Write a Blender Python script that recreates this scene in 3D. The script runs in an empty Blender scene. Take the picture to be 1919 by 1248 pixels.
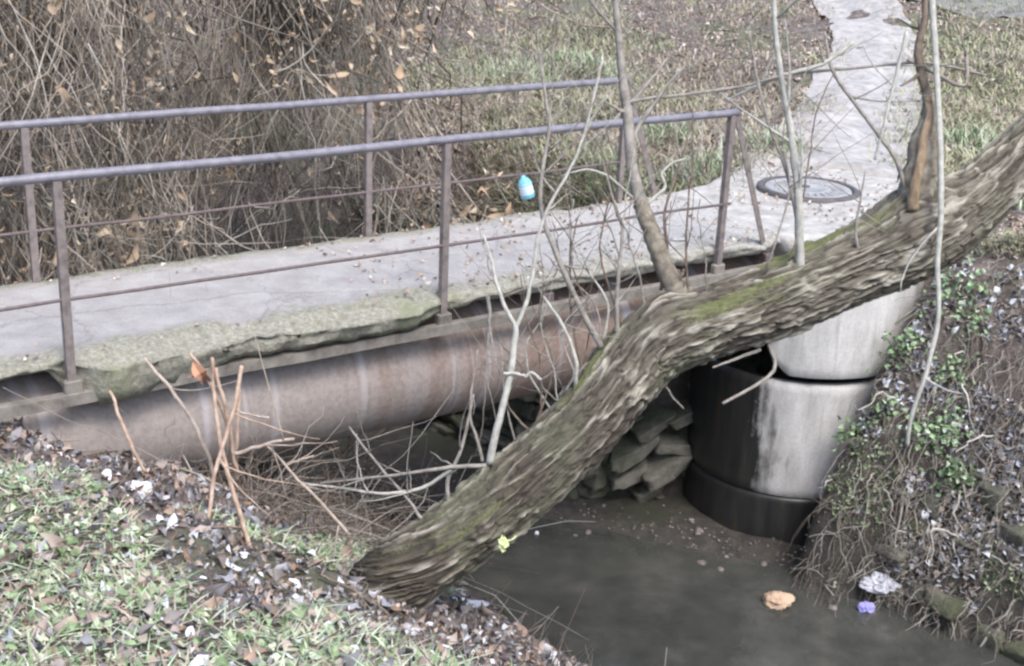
import bpy, math, random
import numpy as np
from mathutils import Vector, Matrix

# ------------------------------------------------------------------ camera
F_PX = 2500.0; PITCH = .345; ROLL = .045; CAM_Z = 2.8
CAM = np.array([0., 0., CAM_Z])
FWD = np.array([0, math.cos(PITCH), -math.sin(PITCH)])
UP0 = np.array([0, math.sin(PITCH), math.cos(PITCH)])
RT0 = np.array([1., 0, 0])
cr, sr_ = math.cos(ROLL), math.sin(ROLL)
RT = cr*RT0 + sr_*UP0
UP = cr*UP0 - sr_*RT0
sc = bpy.context.scene
cam_d = bpy.data.cameras.new("camera"); cam = bpy.data.objects.new("camera", cam_d)
sc.collection.objects.link(cam); sc.camera = cam
cam_d.sensor_width = 36; cam_d.lens = F_PX/1919*36
cam_d.clip_start = .05; cam_d.clip_end = 500
cam.matrix_world = Matrix(((RT[0], UP[0], -FWD[0], 0), (RT[1], UP[1], -FWD[1], 0), (RT[2], UP[2], -FWD[2], CAM_Z), (0, 0, 0, 1)))
# ------------------------------------------------------------------ light
SUN_EL, SUN_AZ = 58, 150          # degrees, azimuth clockwise from +Y
world = bpy.data.worlds.new("World"); sc.world = world; world.use_nodes = True
wn = world.node_tree; bg = wn.nodes['Background']
sky = wn.nodes.new('ShaderNodeTexSky'); sky.sky_type = 'NISHITA'; sky.sun_disc = False
sky.sun_elevation = math.radians(SUN_EL); sky.sun_rotation = math.radians(SUN_AZ)
sky.air_density = 1.0; sky.dust_density = 3.0; sky.ozone_density = 1.0
wn.links.new(sky.outputs[0], bg.inputs[0]); bg.inputs[1].default_value = .15
sun_d = bpy.data.lights.new("sun", 'SUN'); sun = bpy.data.objects.new("sun", sun_d); sc.collection.objects.link(sun)
sun_d.energy = 1.2; sun_d.angle = math.radians(25); sun_d.color = (1, .97, .93)
e, a = math.radians(SUN_EL), math.radians(SUN_AZ)
sd = Vector((math.sin(a)*math.cos(e), math.cos(a)*math.cos(e), math.sin(e)))
sun.rotation_euler = sd.to_track_quat('Z', 'Y').to_euler()
sun.location = sd*30
sc.view_settings.view_transform = 'Standard'; sc.view_settings.look = 'None'
sc.view_settings.gamma = 1; sc.view_settings.exposure = 1.32
sc.cycles.filter_width = 2.5

# ------------------------------------------------------------------ helpers
rnd = random.Random(7); rg = np.random.default_rng(7)
O = np.array([-2.51, 7.039, 0]); D = np.array([math.sin(.949), math.cos(.949), 0]); N = np.array([-D[1], D[0], 0])
def W(s, w, z): return O + D*s + N*w + np.array([0, 0, z])
def Wn(s, w, z):
    s = np.asarray(s, float); w = np.asarray(w, float); z = np.asarray(z, float)
    return O + s[..., None]*D + w[..., None]*N + z[..., None]*np.array([0, 0, 1.])
def sw_of(p): q = np.asarray(p)-O; return q@D, q@N
def ray(u, v):
    x, y = u-960, v-624
    return FWD + RT*(x/F_PX) - UP*(y/F_PX)
def at(u, v, d): return CAM + ray(u, v)*d
def at_w(u, v, w):
    r = ray(u, v); return CAM + r*(((O-CAM)@N + w)/(r@N))

def hash3(i, j, k, seed):
    n = (i.astype(np.int64)*374761393 + j.astype(np.int64)*668265263 + k.astype(np.int64)*2147483647 + seed*1274126177) & 0xffffffff
    n = ((n ^ (n >> 13))*1274126177) & 0xffffffff
    return ((n ^ (n >> 16)) & 0xffff)/65535.0
def vnoise(x, y, z=0., seed=0):
    x, y, z = np.broadcast_arrays(np.asarray(x, float), np.asarray(y, float), np.asarray(z, float))
    xi, yi, zi = np.floor(x), np.floor(y), np.floor(z)
    fx, fy, fz = x-xi, y-yi, z-zi
    fx, fy, fz = fx*fx*(3-2*fx), fy*fy*(3-2*fy), fz*fz*(3-2*fz)
    r = 0
    for a_ in (0, 1):
        for b_ in (0, 1):
            for c_ in (0, 1):
                r = r + hash3(xi+a_, yi+b_, zi+c_, seed)*(fx if a_ else 1-fx)*(fy if b_ else 1-fy)*(fz if c_ else 1-fz)
    return r*2-1
def fbm(x, y, z=0., o=4, seed=0):
    x = np.asarray(x, float); y = np.asarray(y, float); z = np.asarray(z, float)
    r = 0; amp = .5
    for i in range(o):
        r = r + amp*vnoise(x*2**i, y*2**i, z*2**i, seed+i*17); amp *= .5
    return r
def sstep(a_, b_, x):
    t = np.clip((np.asarray(x, float)-a_)/(b_-a_), 0, 1); return t*t*(3-2*t)

# terrain height in bridge coordinates
WATER = -2.92
def edge_l(w): return 3.42 - .1*w + .12*vnoise(w*1.3, 3.1)
def edge_r(w):
    w = np.asarray(w, float); return 5.85 - .3*np.clip(w, -3, 12) + .08*vnoise(w*1.7, 9.2) + .75*sstep(-.45, -.12, w)*sstep(1.5, .9, w) - .24*np.exp(-((w+.62)/.28)**2)
def height(s, w):
    s = np.asarray(s, float); w = np.asarray(w, float)
    wl = np.clip(w, -8, 12)
    a_ = edge_l(wl) - s; b_ = s - edge_r(wl)
    zl = np.interp(a_, [-3, -.25, 0, .35, 1.2, 2.1, 2.9, 3.7, 4.2, 5.0, 9, 40], [-3.15, -3.08, WATER, -2.75, -2.0, -1.22, -.68, -.20, -.04, .06, .2, 3.])
    zl = zl + .26*np.clip(-2.3-w, 0, 6)*sstep(1.2, 4, a_)
    zr = np.interp(b_, [-3, -.3, 0, .12, .55, 1.3, 2.0, 6, 14, 60], [-3.15, -3.05, WATER, -2.45, -1.5, -.22, -.03, .05, .5, 3.])
    zr = zr + .02*np.clip(w-2, 0, 40) + .12*np.clip(-1.5-w, 0, 6)*sstep(.6, 2.5, b_)
    z = np.where(a_ > 0, zl, np.where(b_ > 0, zr, np.minimum(-3.0-.10*np.minimum(-a_, -b_), -2.98)))
    # mud bar beside the right bank
    bar = sstep(0, .28, s-(5.62-.72*np.clip(w, -.2, 4)))*sstep(-.7, .1, w)
    z = np.where((a_ <= 0) & (b_ <= 0), np.maximum(z, -3.05 + .2*bar), z)
    # far side, left bank rises behind the bridge
    z = z + .35*sstep(2, 7, w)*sstep(.5, 3, a_)
    dry = sstep(.05, .8, np.maximum(a_, b_))
    flat = (s > -6) & (s < 8) & (w > -.3) & (w < 1.8)
    n = .22*fbm(s*.7, w*.7, 0, 3, 5) + .09*fbm(s*3.1, w*3.1, 0, 3, 8)
    z = z + n*(.25+.75*dry)*np.where(z > WATER-.02, 1, .25) - .05*dry
    # stay below the deck and cover slab
    z = np.where(((w > -.35) & (w < 1.75) & (s < 6.6) & (s > -6)) | (np.hypot(s-7.1, w-.85) < 1.12), np.minimum(z, -.2), z)
    return z
def height_at(p): s, w = sw_of(p); return float(height(s, w))
def hit(u, v, dmin=3., dmax=60.):
    r = ray(u, v); ds = np.arange(dmin, dmax, .02)
    P = CAM + ds[:, None]*r
    q = P-O; hz = height(q@D, q@N)
    k = np.argmax(P[:, 2] < hz)
    return P[k]
def on_ground(s, w, dz=0.): return W(s, w, float(height(s, w))+dz)

# ---- objects
col = sc.collection
def tag(o, label=None, cat=None, group=None, kind=None):
    if label: o['label'] = label
    if cat: o['category'] = cat
    if group: o['group'] = group
    if kind: o['kind'] = kind
    return o
def empty(name, loc, label, cat, group=None):
    o = bpy.data.objects.new(name, None); col.objects.link(o); o.location = Vector(loc)
    o.empty_display_size = .1
    return tag(o, label, cat, group)
def mesh_np(name, V, Fs, mat, parent=None, smooth=True, uv=None, mats=None, mi=None, attrs=None):
    """Fs: list of int arrays (n x k)"""
    me = bpy.data.meshes.new(name)
    V = np.asarray(V, float)
    q_ = parent
    while q_ is not None: V = V - np.array(q_.location); q_ = q_.parent
    me.vertices.add(len(V)); me.vertices.foreach_set('co', V.astype(np.float32).ravel())
    if not isinstance(Fs, list): Fs = [Fs]
    Fs = [np.asarray(f, int) for f in Fs if len(f)]
    tot = sum(f.size for f in Fs); nf = sum(len(f) for f in Fs)
    me.loops.add(tot); me.polygons.add(nf)
    li = np.concatenate([f.ravel() for f in Fs])
    starts = []; st = 0
    for f in Fs:
        starts.append(st + np.arange(len(f))*f.shape[1]); st += f.size
    me.loops.foreach_set('vertex_index', li.astype(np.int32))
    me.polygons.foreach_set('loop_start', np.concatenate(starts).astype(np.int32))
    me.polygons.foreach_set('use_smooth', np.full(nf, smooth))
    if uv is not None:
        l = me.uv_layers.new(name='UVMap'); l.data.foreach_set('uv', np.asarray(uv, np.float32)[li].ravel())
    for an, av in (attrs or {}).items():
        at_ = me.attributes.new(an, 'FLOAT', 'POINT'); at_.data.foreach_set('value', np.asarray(av, np.float32))
    for m in (mats or [mat]): me.materials.append(m)
    if mi is not None: me.polygons.foreach_set('material_index', np.asarray(mi, np.int32))
    me.update(calc_edges=True); me.validate()
    o = bpy.data.objects.new(name, me); col.objects.link(o)
    if parent is not None: o.parent = parent
    return o

class MB:
    def __init__(s): s.V = []; s.F = {}; s.n = 0
    def add(s, V, F):
        V = np.asarray(V, float).reshape(-1, 3); s.V.append(V)
        for f in (F if isinstance(F, list) else [F]):
            f = np.asarray(f, int)
            if f.size: s.F.setdefault(f.shape[1], []).append(f+s.n)
        s.n += len(V)
    def build(s, name, mat, parent=None, smooth=True, **k):
        return mesh_np(name, np.concatenate(s.V), [np.concatenate(x) for x in s.F.values()], mat, parent, smooth, **k)
    def top(s, name, mat, label, cat, group=None, kind=None, smooth=True):
        """top-level object whose origin sits at its own base"""
        V = np.concatenate(s.V); c = np.array([V[:, 0].mean(), V[:, 1].mean(), V[:, 2].min()])
        s.V = [V - c]
        o = s.build(name, mat, None, smooth); o.location = Vector(c)
        return tag(o, label, cat, group, kind)

def spline(P, n):
    P = np.asarray(P, float)
    if len(P) == 2: t = np.linspace(0, 1, n)[:, None]; return P[0]*(1-t)+P[1]*t
    Q = np.vstack([2*P[0]-P[1], P, 2*P[-1]-P[-2]])
    m = len(P)-1; t = np.linspace(0, m-1e-6, n); i = t.astype(int); f = (t-i)[:, None]
    a_, b_, c_, d_ = Q[i], Q[i+1], Q[i+2], Q[i+3]
    return .5*((2*b_)+(-a_+c_)*f+(2*a_-5*b_+4*c_-d_)*f*f+(-a_+3*b_-3*c_+d_)*f**3)
def frames(C):
    T = np.gradient(C, axis=0); T /= np.linalg.norm(T, axis=1)[:, None]+1e-9
    ref = np.array([.13, .22, .97]) if abs(T[:, 2]).mean() < .8 else np.array([.9, -.4, .1])
    A = np.cross(T, ref); A /= np.linalg.norm(A, axis=1)[:, None]+1e-9
    B = np.cross(T, A)
    return T, A, B
def tube(mb, C, R, k=8, caps=True, rough=0., seed=0):
    C = np.asarray(C, float); n = len(C)
    R = np.broadcast_to(np.asarray(R, float), (n,))
    T, A, B = frames(C)
    th = np.arange(k)*2*math.pi/k
    rr = R[:, None]*np.ones((1, k))
    if rough: rr = rr*(1+rough*vnoise(np.cos(th)[None]*2+seed, np.sin(th)[None]*2, np.arange(n)[:, None]*.7, seed))
    V = C[:, None]+rr[..., None]*(np.cos(th)[None, :, None]*A[:, None]+np.sin(th)[None, :, None]*B[:, None])
    i = np.arange(n-1)[:, None]*k; j = np.arange(k)[None]; j2 = (j+1) % k
    Fq = np.stack([i+j, i+j2, i+k+j2, i+k+j], -1).reshape(-1, 4)
    V = V.reshape(-1, 3); Fs = [Fq]
    if caps:
        V = np.vstack([V, C[0], C[-1]]); jj = np.arange(k)
        Fs.append(np.stack([(jj+1) % k, jj, np.full(k, n*k)], -1)); Fs.append(np.stack([(n-1)*k+jj, (n-1)*k+(jj+1) % k, np.full(k, n*k+1)], -1))
    mb.add(V, Fs)
def tubes(mb, P, R, k=3):
    """P: N x M x 3 paths, R: N x M radii, vectorised thin stems"""
    Nn, M, _ = P.shape
    T = np.gradient(P, axis=1); T /= np.linalg.norm(T, axis=2, keepdims=True)+1e-9
    ref = rg.normal(size=(Nn, 1, 3)); A = np.cross(T, ref); A /= np.linalg.norm(A, axis=2, keepdims=True)+1e-9
    B = np.cross(T, A)
    th = np.arange(k)*2*math.pi/k
    V = P[:, :, None]+R[:, :, None, None]*(np.cos(th)[:, None]*A[:, :, None]+np.sin(th)[:, None]*B[:, :, None])
    i = (np.arange(Nn)[:, None, None]*M*k + np.arange(M-1)[None, :, None]*k); j = np.arange(k); j2 = (j+1) % k
    Fq = np.stack([i+j, i+j2, i+k+j2, i+k+j], -1).reshape(-1, 4)
    mb.add(V.reshape(-1, 3), Fq)
def box(mb, c, ax, ay, az, hx, hy, hz, bev=0.):
    """oriented box with chamfered corners via 3 nested profiles"""
    c = np.asarray(c, float); ax, ay, az = map(lambda v: np.asarray(v, float), (ax, ay, az))
    b = min(bev, hx*.9, hy*.9, hz*.9)
    pts = []
    if b <= 0:
        for z in (-hz, hz):
            for x, y in ((-hx, -hy), (hx, -hy), (hx, hy), (-hx, hy)): pts.append(c+ax*x+ay*y+az*z)
        mb.add(pts, np.array([[0, 3, 2, 1], [4, 5, 6, 7], [0, 1, 5, 4], [1, 2, 6, 5], [2, 3, 7, 6], [3, 0, 4, 7]])); return
    ring = [(-hx+b, -hy), (hx-b, -hy), (hx, -hy+b), (hx, hy-b), (hx-b, hy), (-hx+b, hy), (-hx, hy-b), (-hx, -hy+b)]
    for z, f in ((-hz, 1), (-hz+b, 0), (hz-b, 0), (hz, 1)):
        for x, y in ring:
            pts.append(c+ax*(x-(b*np.sign(x) if f else 0))+ay*(y-(b*np.sign(y) if f else 0))+az*z)
    Fq = []
    for r in range(3):
        for j in range(8): Fq.append([r*8+j, r*8+(j+1) % 8, r*8+8+(j+1) % 8, r*8+8+j])
    mb.add(pts, [np.array(Fq), np.array([[7, 6, 5, 4, 3, 2, 1, 0], list(range(24, 32))])])
def rock(mb, c, sx, sy, sz, rot=0., seed=0, tilt=0., n=10, blocky=.6):
    """irregular stone: superellipsoid with noise"""
    th = np.linspace(0, 2*math.pi, 2*n, endpoint=False); ph = np.linspace(-math.pi/2, math.pi/2, n+1)
    T_, P_ = np.meshgrid(th, ph)
    pw = lambda x: np.sign(x)*np.abs(x)**blocky
    x = pw(np.cos(P_))*pw(np.cos(T_)); y = pw(np.cos(P_))*pw(np.sin(T_)); z = pw(np.sin(P_))
    nn = 1+.45*fbm(x*1.3+seed*3.1, y*1.3, z*1.3, 4, seed)-.13*np.abs(vnoise(x*4+seed, y*4, z*4, seed+3))
    x, y, z = x*nn*sx, y*nn*sy, z*nn*sz
    ct, st = math.cos(tilt), math.sin(tilt); x, z = x*ct-z*st, x*st+z*ct
    cr_, sr2 = math.cos(rot), math.sin(rot); x, y = x*cr_-y*sr2, x*sr2+y*cr_
    V = np.stack([x, y, z], -1).reshape(-1, 3)+np.asarray(c)
    k = 2*n; i = np.arange(n)[:, None]*k; j = np.arange(k)[None]; j2 = (j+1) % k
    mb.add(V, np.stack([i+j, i+j2, i+k+j2, i+k+j], -1).reshape(-1, 4))

# ------------------------------------------------------------------ materials
def new_mat(name):
    m = bpy.data.materials.new(name); m.use_nodes = True; nt = m.node_tree
    return m, nt, nt.nodes['Principled BSDF']
def ramp(nt, fac, stops, interp='LINEAR'):
    r = nt.nodes.new('ShaderNodeValToRGB'); r.color_ramp.interpolation = interp
    el = r.color_ramp.elements
    while len(el) < len(stops): el.new(.5)
    for e_, (p, c_) in zip(el, stops): e_.position = p; e_.color = (*c_, 1)
    nt.links.new(fac, r.inputs[0]); return r.outputs[0]
def noise(nt, scale, detail=5, rough=.6, vec=None, dist=0.):
    n = nt.nodes.new('ShaderNodeTexNoise'); n.inputs['Scale'].default_value = scale; n.inputs['Detail'].default_value = detail
    n.inputs['Roughness'].default_value = rough; n.inputs['Distortion'].default_value = dist
    if vec is not None: nt.links.new(vec, n.inputs['Vector'])
    return n.outputs[0]
def geo_pos(nt): return nt.nodes.new('ShaderNodeNewGeometry').outputs['Position']
def mapping(nt, vec, scale=(1, 1, 1), rot=(0, 0, 0)):
    m = nt.nodes.new('ShaderNodeMapping'); m.inputs['Scale'].default_value = scale; m.inputs['Rotation'].default_value = rot
    nt.links.new(vec, m.inputs['Vector']); return m.outputs[0]
def mixc(nt, fac, a_, b_, mode='MIX'):
    m = nt.nodes.new('ShaderNodeMix'); m.data_type = 'RGBA'; m.blend_type = mode
    for sock, v in ((m.inputs[0], fac), (m.inputs[6], a_), (m.inputs[7], b_)):
        if isinstance(v, (int, float)): sock.default_value = v
        elif isinstance(v, tuple): sock.default_value = (*v, 1)
        else: nt.links.new(v, sock)
    return m.outputs[2]
def mathn(nt, op, a_, b_=0., clamp=False):
    m = nt.nodes.new('ShaderNodeMath'); m.operation = op; m.use_clamp = clamp
    for sock, v in zip(m.inputs, (a_, b_)):
        if isinstance(v, (int, float)): sock.default_value = v
        else: nt.links.new(v, sock)
    return m.outputs[0]
def bump(nt, bsdf, h, strength=.4, dist=.02):
    b = nt.nodes.new('ShaderNodeBump'); b.inputs['Strength'].default_value = strength; b.inputs['Distance'].default_value = dist
    nt.links.new(h, b.inputs['Height']); nt.links.new(b.outputs[0], bsdf.inputs['Normal'])
def maprange(nt, v, a_, b_, c_=0., d_=1.):
    m = nt.nodes.new('ShaderNodeMapRange'); m.inputs[1].default_value = a_; m.inputs[2].default_value = b_; m.inputs[3].default_value = c_; m.inputs[4].default_value = d_
    nt.links.new(v, m.inputs[0]); return m.outputs[0]
def islands(name, stops, rough=.8, spec=.2, var=True, interp='CONSTANT', translucent=False):
    m, nt, b = new_mat(name)
    g = nt.nodes.new('ShaderNodeNewGeometry')
    c_ = ramp(nt, g.outputs['Random Per Island'], stops, interp)
    if var:
        n = noise(nt, 60, 3); c_ = mixc(nt, .5, c_, ramp(nt, n, [(.3, (.55, .55, .55)), (.7, (1.3, 1.3, 1.3))]), 'MULTIPLY')
    nt.links.new(c_, b.inputs['Base Color']); b.inputs['Roughness'].default_value = rough
    b.inputs['Specular IOR Level'].default_value = spec
    return m
def even(cols): return [(i/len(cols), c_) for i, c_ in enumerate(cols)]

def mottled(name, stops, scale=6, rough=.85, bscale=40, bstr=.3, bdist=.01, vecscale=(1, 1, 1), spec=.3, detail=8):
    m, nt, b = new_mat(name); v = mapping(nt, geo_pos(nt), vecscale)
    nt.links.new(ramp(nt, noise(nt, scale, detail, .65, v), stops), b.inputs['Base Color'])
    b.inputs['Roughness'].default_value = rough; b.inputs['Specular IOR Level'].default_value = spec
    bump(nt, b, noise(nt, bscale, 6, .7, v), bstr, bdist)
    return m

# ground: dark soil, rotten leaves, some green
M = {}
def mk_ground():
    m, nt, b = new_mat('soil'); p = geo_pos(nt)
    n1 = noise(nt, 9, 10, .7, p); n2 = noise(nt, .7, 4, .6, p); n3 = noise(nt, 38, 6, .75, p)
    c_ = ramp(nt, n1, [(.3, (.05, .04, .037)), (.48, (.12, .098, .088)), (.6, (.21, .175, .155)), (.72, (.30, .26, .235))])
    g = ramp(nt, n3, [(.3, (.05, .06, .03)), (.6, (.13, .16, .075)), (.8, (.2, .22, .12))])
    c_ = mixc(nt, maprange(nt, n2, .48, .64, 0, .75), c_, g)
    sx = nt.nodes.new('ShaderNodeSeparateXYZ'); nt.links.new(p, sx.inputs[0])
    wet = maprange(nt, sx.outputs[2], -.7, -2.3)
    c_ = mixc(nt, wet, c_, mixc(nt, .75, c_, (.028, .028, .024)))
    nt.links.new(c_, b.inputs['Base Color'])
    nt.links.new(maprange(nt, wet, 0, 1, .95, .5), b.inputs['Roughness'])
    bump(nt, b, mathn(nt, 'ADD', n3, n1), .9, .03)
    return m
M['soil'] = mk_ground()
M['path'] = mottled('path_gravel', [(.3, (.22, .21, .20)), (.5, (.32, .31, .30)), (.7, (.41, .40, .39))], 7, .9, 60, .5, .01)
M['road'] = mottled('asphalt', [(.3, (.13, .13, .12)), (.7, (.21, .21, .195))], 3, .9, 60, .3, .01)

def mk_deck():
    m, nt, b = new_mat('deck_concrete'); p = geo_pos(nt)
    uvn = nt.nodes.new('ShaderNodeUVMap'); sx = nt.nodes.new('ShaderNodeSeparateXYZ'); nt.links.new(uvn.outputs[0], sx.inputs[0])
    s_, w_ = sx.outputs[0], sx.outputs[1]
    n1 = noise(nt, 5, 9, .7, p); n2 = noise(nt, 34, 8, .75, p); n3 = noise(nt, 1.6, 5, .6, p)
    base = ramp(nt, n1, [(.3, (.30, .285, .278)), (.5, (.38, .365, .355)), (.72, (.48, .465, .45))])
    wear = ramp(nt, n2, [(.35, (.27, .25, .24)), (.5, (.42, .41, .39)), (.68, (.60, .59, .57))])
    # bare pale rubble towards the shaft end
    f = mathn(nt, 'ADD', maprange(nt, s_, 2.8, 4.6, -.35, .42), n1)
    base = mixc(nt, maprange(nt, f, .56, .74), base, wear)
    base = mixc(nt, maprange(nt, noise(nt, 80, 3, .8, p), .38, .62, .35, 0), base, (.2, .19, .185))
    vor = nt.nodes.new('ShaderNodeTexVoronoi'); vor.feature = 'DISTANCE_TO_EDGE'; vor.inputs['Scale'].default_value = 1.3; nt.links.new(mixc(nt, .25, p, noise(nt, 3, 5, .7, p)), vor.inputs['Vector'])
    base = mixc(nt, maprange(nt, vor.outputs['Distance'], .003, .011, .4, 0), base, (.14, .13, .12))
    # moss on both margins
    mo = ramp(nt, n2, [(.3, (.13, .125, .10)), (.48, (.25, .245, .195)), (.68, (.42, .41, .345))])
    mo = mixc(nt, maprange(nt, n3, .58, .70, 0, .7), mo, (.20, .225, .12))
    d1 = mathn(nt, 'ADD', maprange(nt, w_, .40, -.02, -.28, .5), n1)
    d2 = mathn(nt, 'ADD', maprange(nt, w_, 1.22, 1.46, -.3, .3), n1)
    mm = maprange(nt, mathn(nt, 'MAXIMUM', d1, d2), .5, .68)
    mm = mathn(nt, 'MULTIPLY', mm, maprange(nt, s_, 2.2, 5.5, 1, .45))
    c_ = mixc(nt, mm, base, mo)
    nt.links.new(c_, b.inputs['Base Color']); b.inputs['Roughness'].default_value = .85
    bump(nt, b, mathn(nt, 'ADD', n2, n1), .8, .02)
    return m
M['deck'] = mk_deck()
def mk_pipe():
    m, nt, b = new_mat('rusty_steel'); p = geo_pos(nt)
    tc = nt.nodes.new('ShaderNodeUVMap').outputs[0]
    streak = noise(nt, 1, 6, .65, mapping(nt, tc, (5, .55, 1)))
    n1 = noise(nt, 1.1, 4, .6, mapping(nt, tc, (1, .3, 1))); n2 = noise(nt, 26, 6, .7, p)
    sx = nt.nodes.new('ShaderNodeSeparateXYZ'); nt.links.new(tc, sx.inputs[0])
    grey = ramp(nt, n2, [(.3, (.20, .175, .162)), (.7, (.31, .275, .255))])
    rust = ramp(nt, n2, [(.3, (.13, .088, .068)), (.7, (.23, .165, .135))])
    f = mathn(nt, 'ADD', mathn(nt, 'MULTIPLY', streak, .8), maprange(nt, sx.outputs[0], .5, 4.2, -.22, .24))
    c_ = mixc(nt, maprange(nt, f, .36, .56, 0, .9), grey, rust)
    lime = maprange(nt, noise(nt, 1, 3, .5, mapping(nt, tc, (6.4, .25, 1))),  .56, .66, 0, .6)
    c_ = mixc(nt, lime, c_, (.42, .40, .42))
    nt.links.new(c_, b.inputs['Base Color']); b.inputs['Roughness'].default_value = .55; b.inputs['Specular IOR Level'].default_value = .4
    b.inputs['Roughness'].default_value = .72; bump(nt, b, n2, .4, .008)
    return m
M['pipe'] = mk_pipe()
M['rail'] = mottled('rail_paint', [(.3, (.115, .11, .13)), (.6, (.20, .195, .225)), (.8, (.17, .13, .12))], 14, .38, 60, .12, .003, spec=.55)
M['post'] = mottled('post_rust', [(.3, (.11, .09, .085)), (.55, (.20, .175, .168)), (.75, (.25, .19, .165))], 18, .6, 80, .2, .003)
M['rod'] = mottled('rod_rust', [(.3, (.085, .065, .065)), (.7, (.16, .13, .13))], 25, .6, 80, .2, .003)
M['strip'] = mottled('strip_steel', [(.3, (.10, .09, .08)), (.5, (.19, .175, .155)), (.7, (.26, .245, .215))], 8, .8, 60, .6, .008)

def mk_ring(name, dark):
    """concrete shaft ring, with the black damp stain on its left half and shade painted along its top"""
    m, nt, b = new_mat(name); tc = nt.nodes.new('ShaderNodeUVMap').outputs[0]   # u = angle metres, v = height
    n1 = noise(nt, 1, 7, .65, mapping(nt, tc, (4, 1.2, 1))); n2 = noise(nt, 40, 7, .7, geo_pos(nt))
    sx = nt.nodes.new('ShaderNodeSeparateXYZ'); nt.links.new(tc, sx.inputs[0])
    pale = ramp(nt, n1, [(.25, (.27, .265, .25)), (.45, (.46, .455, .44)), (.6, (.57, .565, .55)), (.75, (.50, .45, .42))])
    pale = mixc(nt, maprange(nt, noise(nt, 1, 5, .7, mapping(nt, tc, (9, .7, 1))), .55, .72, 0, .45), pale, (.20, .19, .165))
    pale = mixc(nt, .35, pale, ramp(nt, n2, [(.35, (.5, .5, .5)), (.65, (1, 1, 1))]), 'MULTIPLY')
    blk = ramp(nt, noise(nt, 1, 6, .6, mapping(nt, tc, (7, .8, 1))), [(.35, (.018, .018, .017)), (.55, (.03, .031, .03)), (.68, (.06, .045, .028))])
    wob = noise(nt, 1, 6, .62, mapping(nt, tc, (3.2, 1.6, 1)))
    if dark == 'mid':
        left = mathn(nt, 'ADD', maprange(nt, sx.outputs[0], DARK_U-.42, DARK_U+.42, .5, -.5), mathn(nt, 'ADD', wob, mathn(nt, 'MULTIPLY', mathn(nt, 'SUBTRACT', noise(nt, 1, 4, .6, mapping(nt, tc, (9, .9, 1))), .5), .7)))
        low = mathn(nt, 'ADD', maprange(nt, sx.outputs[1], -1.52, -1.24, -.6, .22), wob)  # top edge darkened in colour, painted shade beneath the upper ring
        f = mathn(nt, 'MAXIMUM', left, low)
        f = mathn(nt, 'ADD', f, mathn(nt, 'MULTIPLY', mathn(nt, 'SUBTRACT', n2, .5), .25)); fac = maprange(nt, f, .38, .64)
    elif dark == 'low':
        fac = maprange(nt, wob, .76, .8, 1, .92)
    else: fac = maprange(nt, wob, .3, .35, .05, 0)
    c_ = mixc(nt, fac, pale, blk)
    nt.links.new(c_, b.inputs['Base Color']); nt.links.new(maprange(nt, fac, 0, 1, .85, .35), b.inputs['Roughness'])
    bump(nt, b, n2, .3, .006)
    return m
DARK_U = -.16
M['ring_up'] = mk_ring('pale_concrete', 'none'); M['ring_mid'] = mk_ring('stained_shaded_concrete', 'mid'); M['ring_low'] = mk_ring('wet_concrete', 'low')
M['slab'] = mottled('slab_concrete', [(.3, (.24, .23, .21)), (.48, (.38, .37, .35)), (.62, (.47, .46, .435)), (.72, (.58, .57, .54))], 6, .9, 45, .8, .02)
M['iron'] = mottled('cast_iron', [(.3, (.20, .20, .205)), (.7, (.36, .355, .35))], 12, .5, 60, .3, .004)
M['iron_dark'] = mottled('cast_iron_dark', [(.3, (.06, .055, .055)), (.7, (.12, .11, .11))], 12, .6, 60, .3, .004)

def mk_bark():
    m, nt, b = new_mat('bark'); tc = nt.nodes.new('ShaderNodeUVMap').outputs[0]; p = geo_pos(nt)
    at_ = nt.nodes.new('ShaderNodeAttribute'); at_.attribute_name = 'ridge'
    n1 = noise(nt, 1, 8, .7, mapping(nt, tc, (45, 9, 1))); n2 = noise(nt, 2.2, 5, .6, p); n3 = noise(nt, 70, 5, .7, p)
    rdg = mathn(nt, 'ADD', at_.outputs['Fac'], mathn(nt, 'MULTIPLY', mathn(nt, 'SUBTRACT', n1, .5), .55))
    c_ = ramp(nt, rdg, [(.12, (.035, .03, .026)), (.42, (.078, .067, .053)), (.62, (.165, .15, .122)), (.90, (.33, .31, .26))])
    c_ = mixc(nt, maprange(nt, n2, .5, .66, 0, .7), c_, mixc(nt, .55, c_, (.14, .15, .10)))
    g = nt.nodes.new('ShaderNodeNewGeometry'); sx = nt.nodes.new('ShaderNodeSeparateXYZ'); nt.links.new(g.outputs['True Normal'], sx.inputs[0])
    ms = nt.nodes.new('ShaderNodeAttribute'); ms.attribute_name = 'moss'
    mf = mathn(nt, 'ADD', mathn(nt, 'MULTIPLY', ms.outputs['Fac'], 1.0), mathn(nt, 'MULTIPLY', mathn(nt, 'SUBTRACT', n3, .5), 1.1))
    mc = ramp(nt, n1, [(.3, (.075, .08, .038)), (.6, (.145, .155, .075)), (.8, (.22, .235, .12))])
    c_ = mixc(nt, maprange(nt, mf, .42, .62), c_, mc)
    nt.links.new(c_, b.inputs['Base Color']); b.inputs['Roughness'].default_value = .9; b.inputs['Specular IOR Level'].default_value = .2
    bump(nt, b, mathn(nt, 'ADD', n1, mathn(nt, 'MULTIPLY', n3, .7)), .9, .010)
    return m
M['bark'] = mk_bark()
def wood(name, a_, b_): return mottled(name, [(.35, a_), (.65, b_)], 22, .8, 90, .3, .003, spec=.25)
M['twig_pale'] = wood('twig_pale', (.25, .25, .22), (.43, .42, .38))
M['twig_grey'] = wood('twig_grey', (.15, .135, .12), (.29, .27, .24))
M['twig_brown'] = wood('twig_brown', (.085, .065, .052), (.20, .16, .125))
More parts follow.
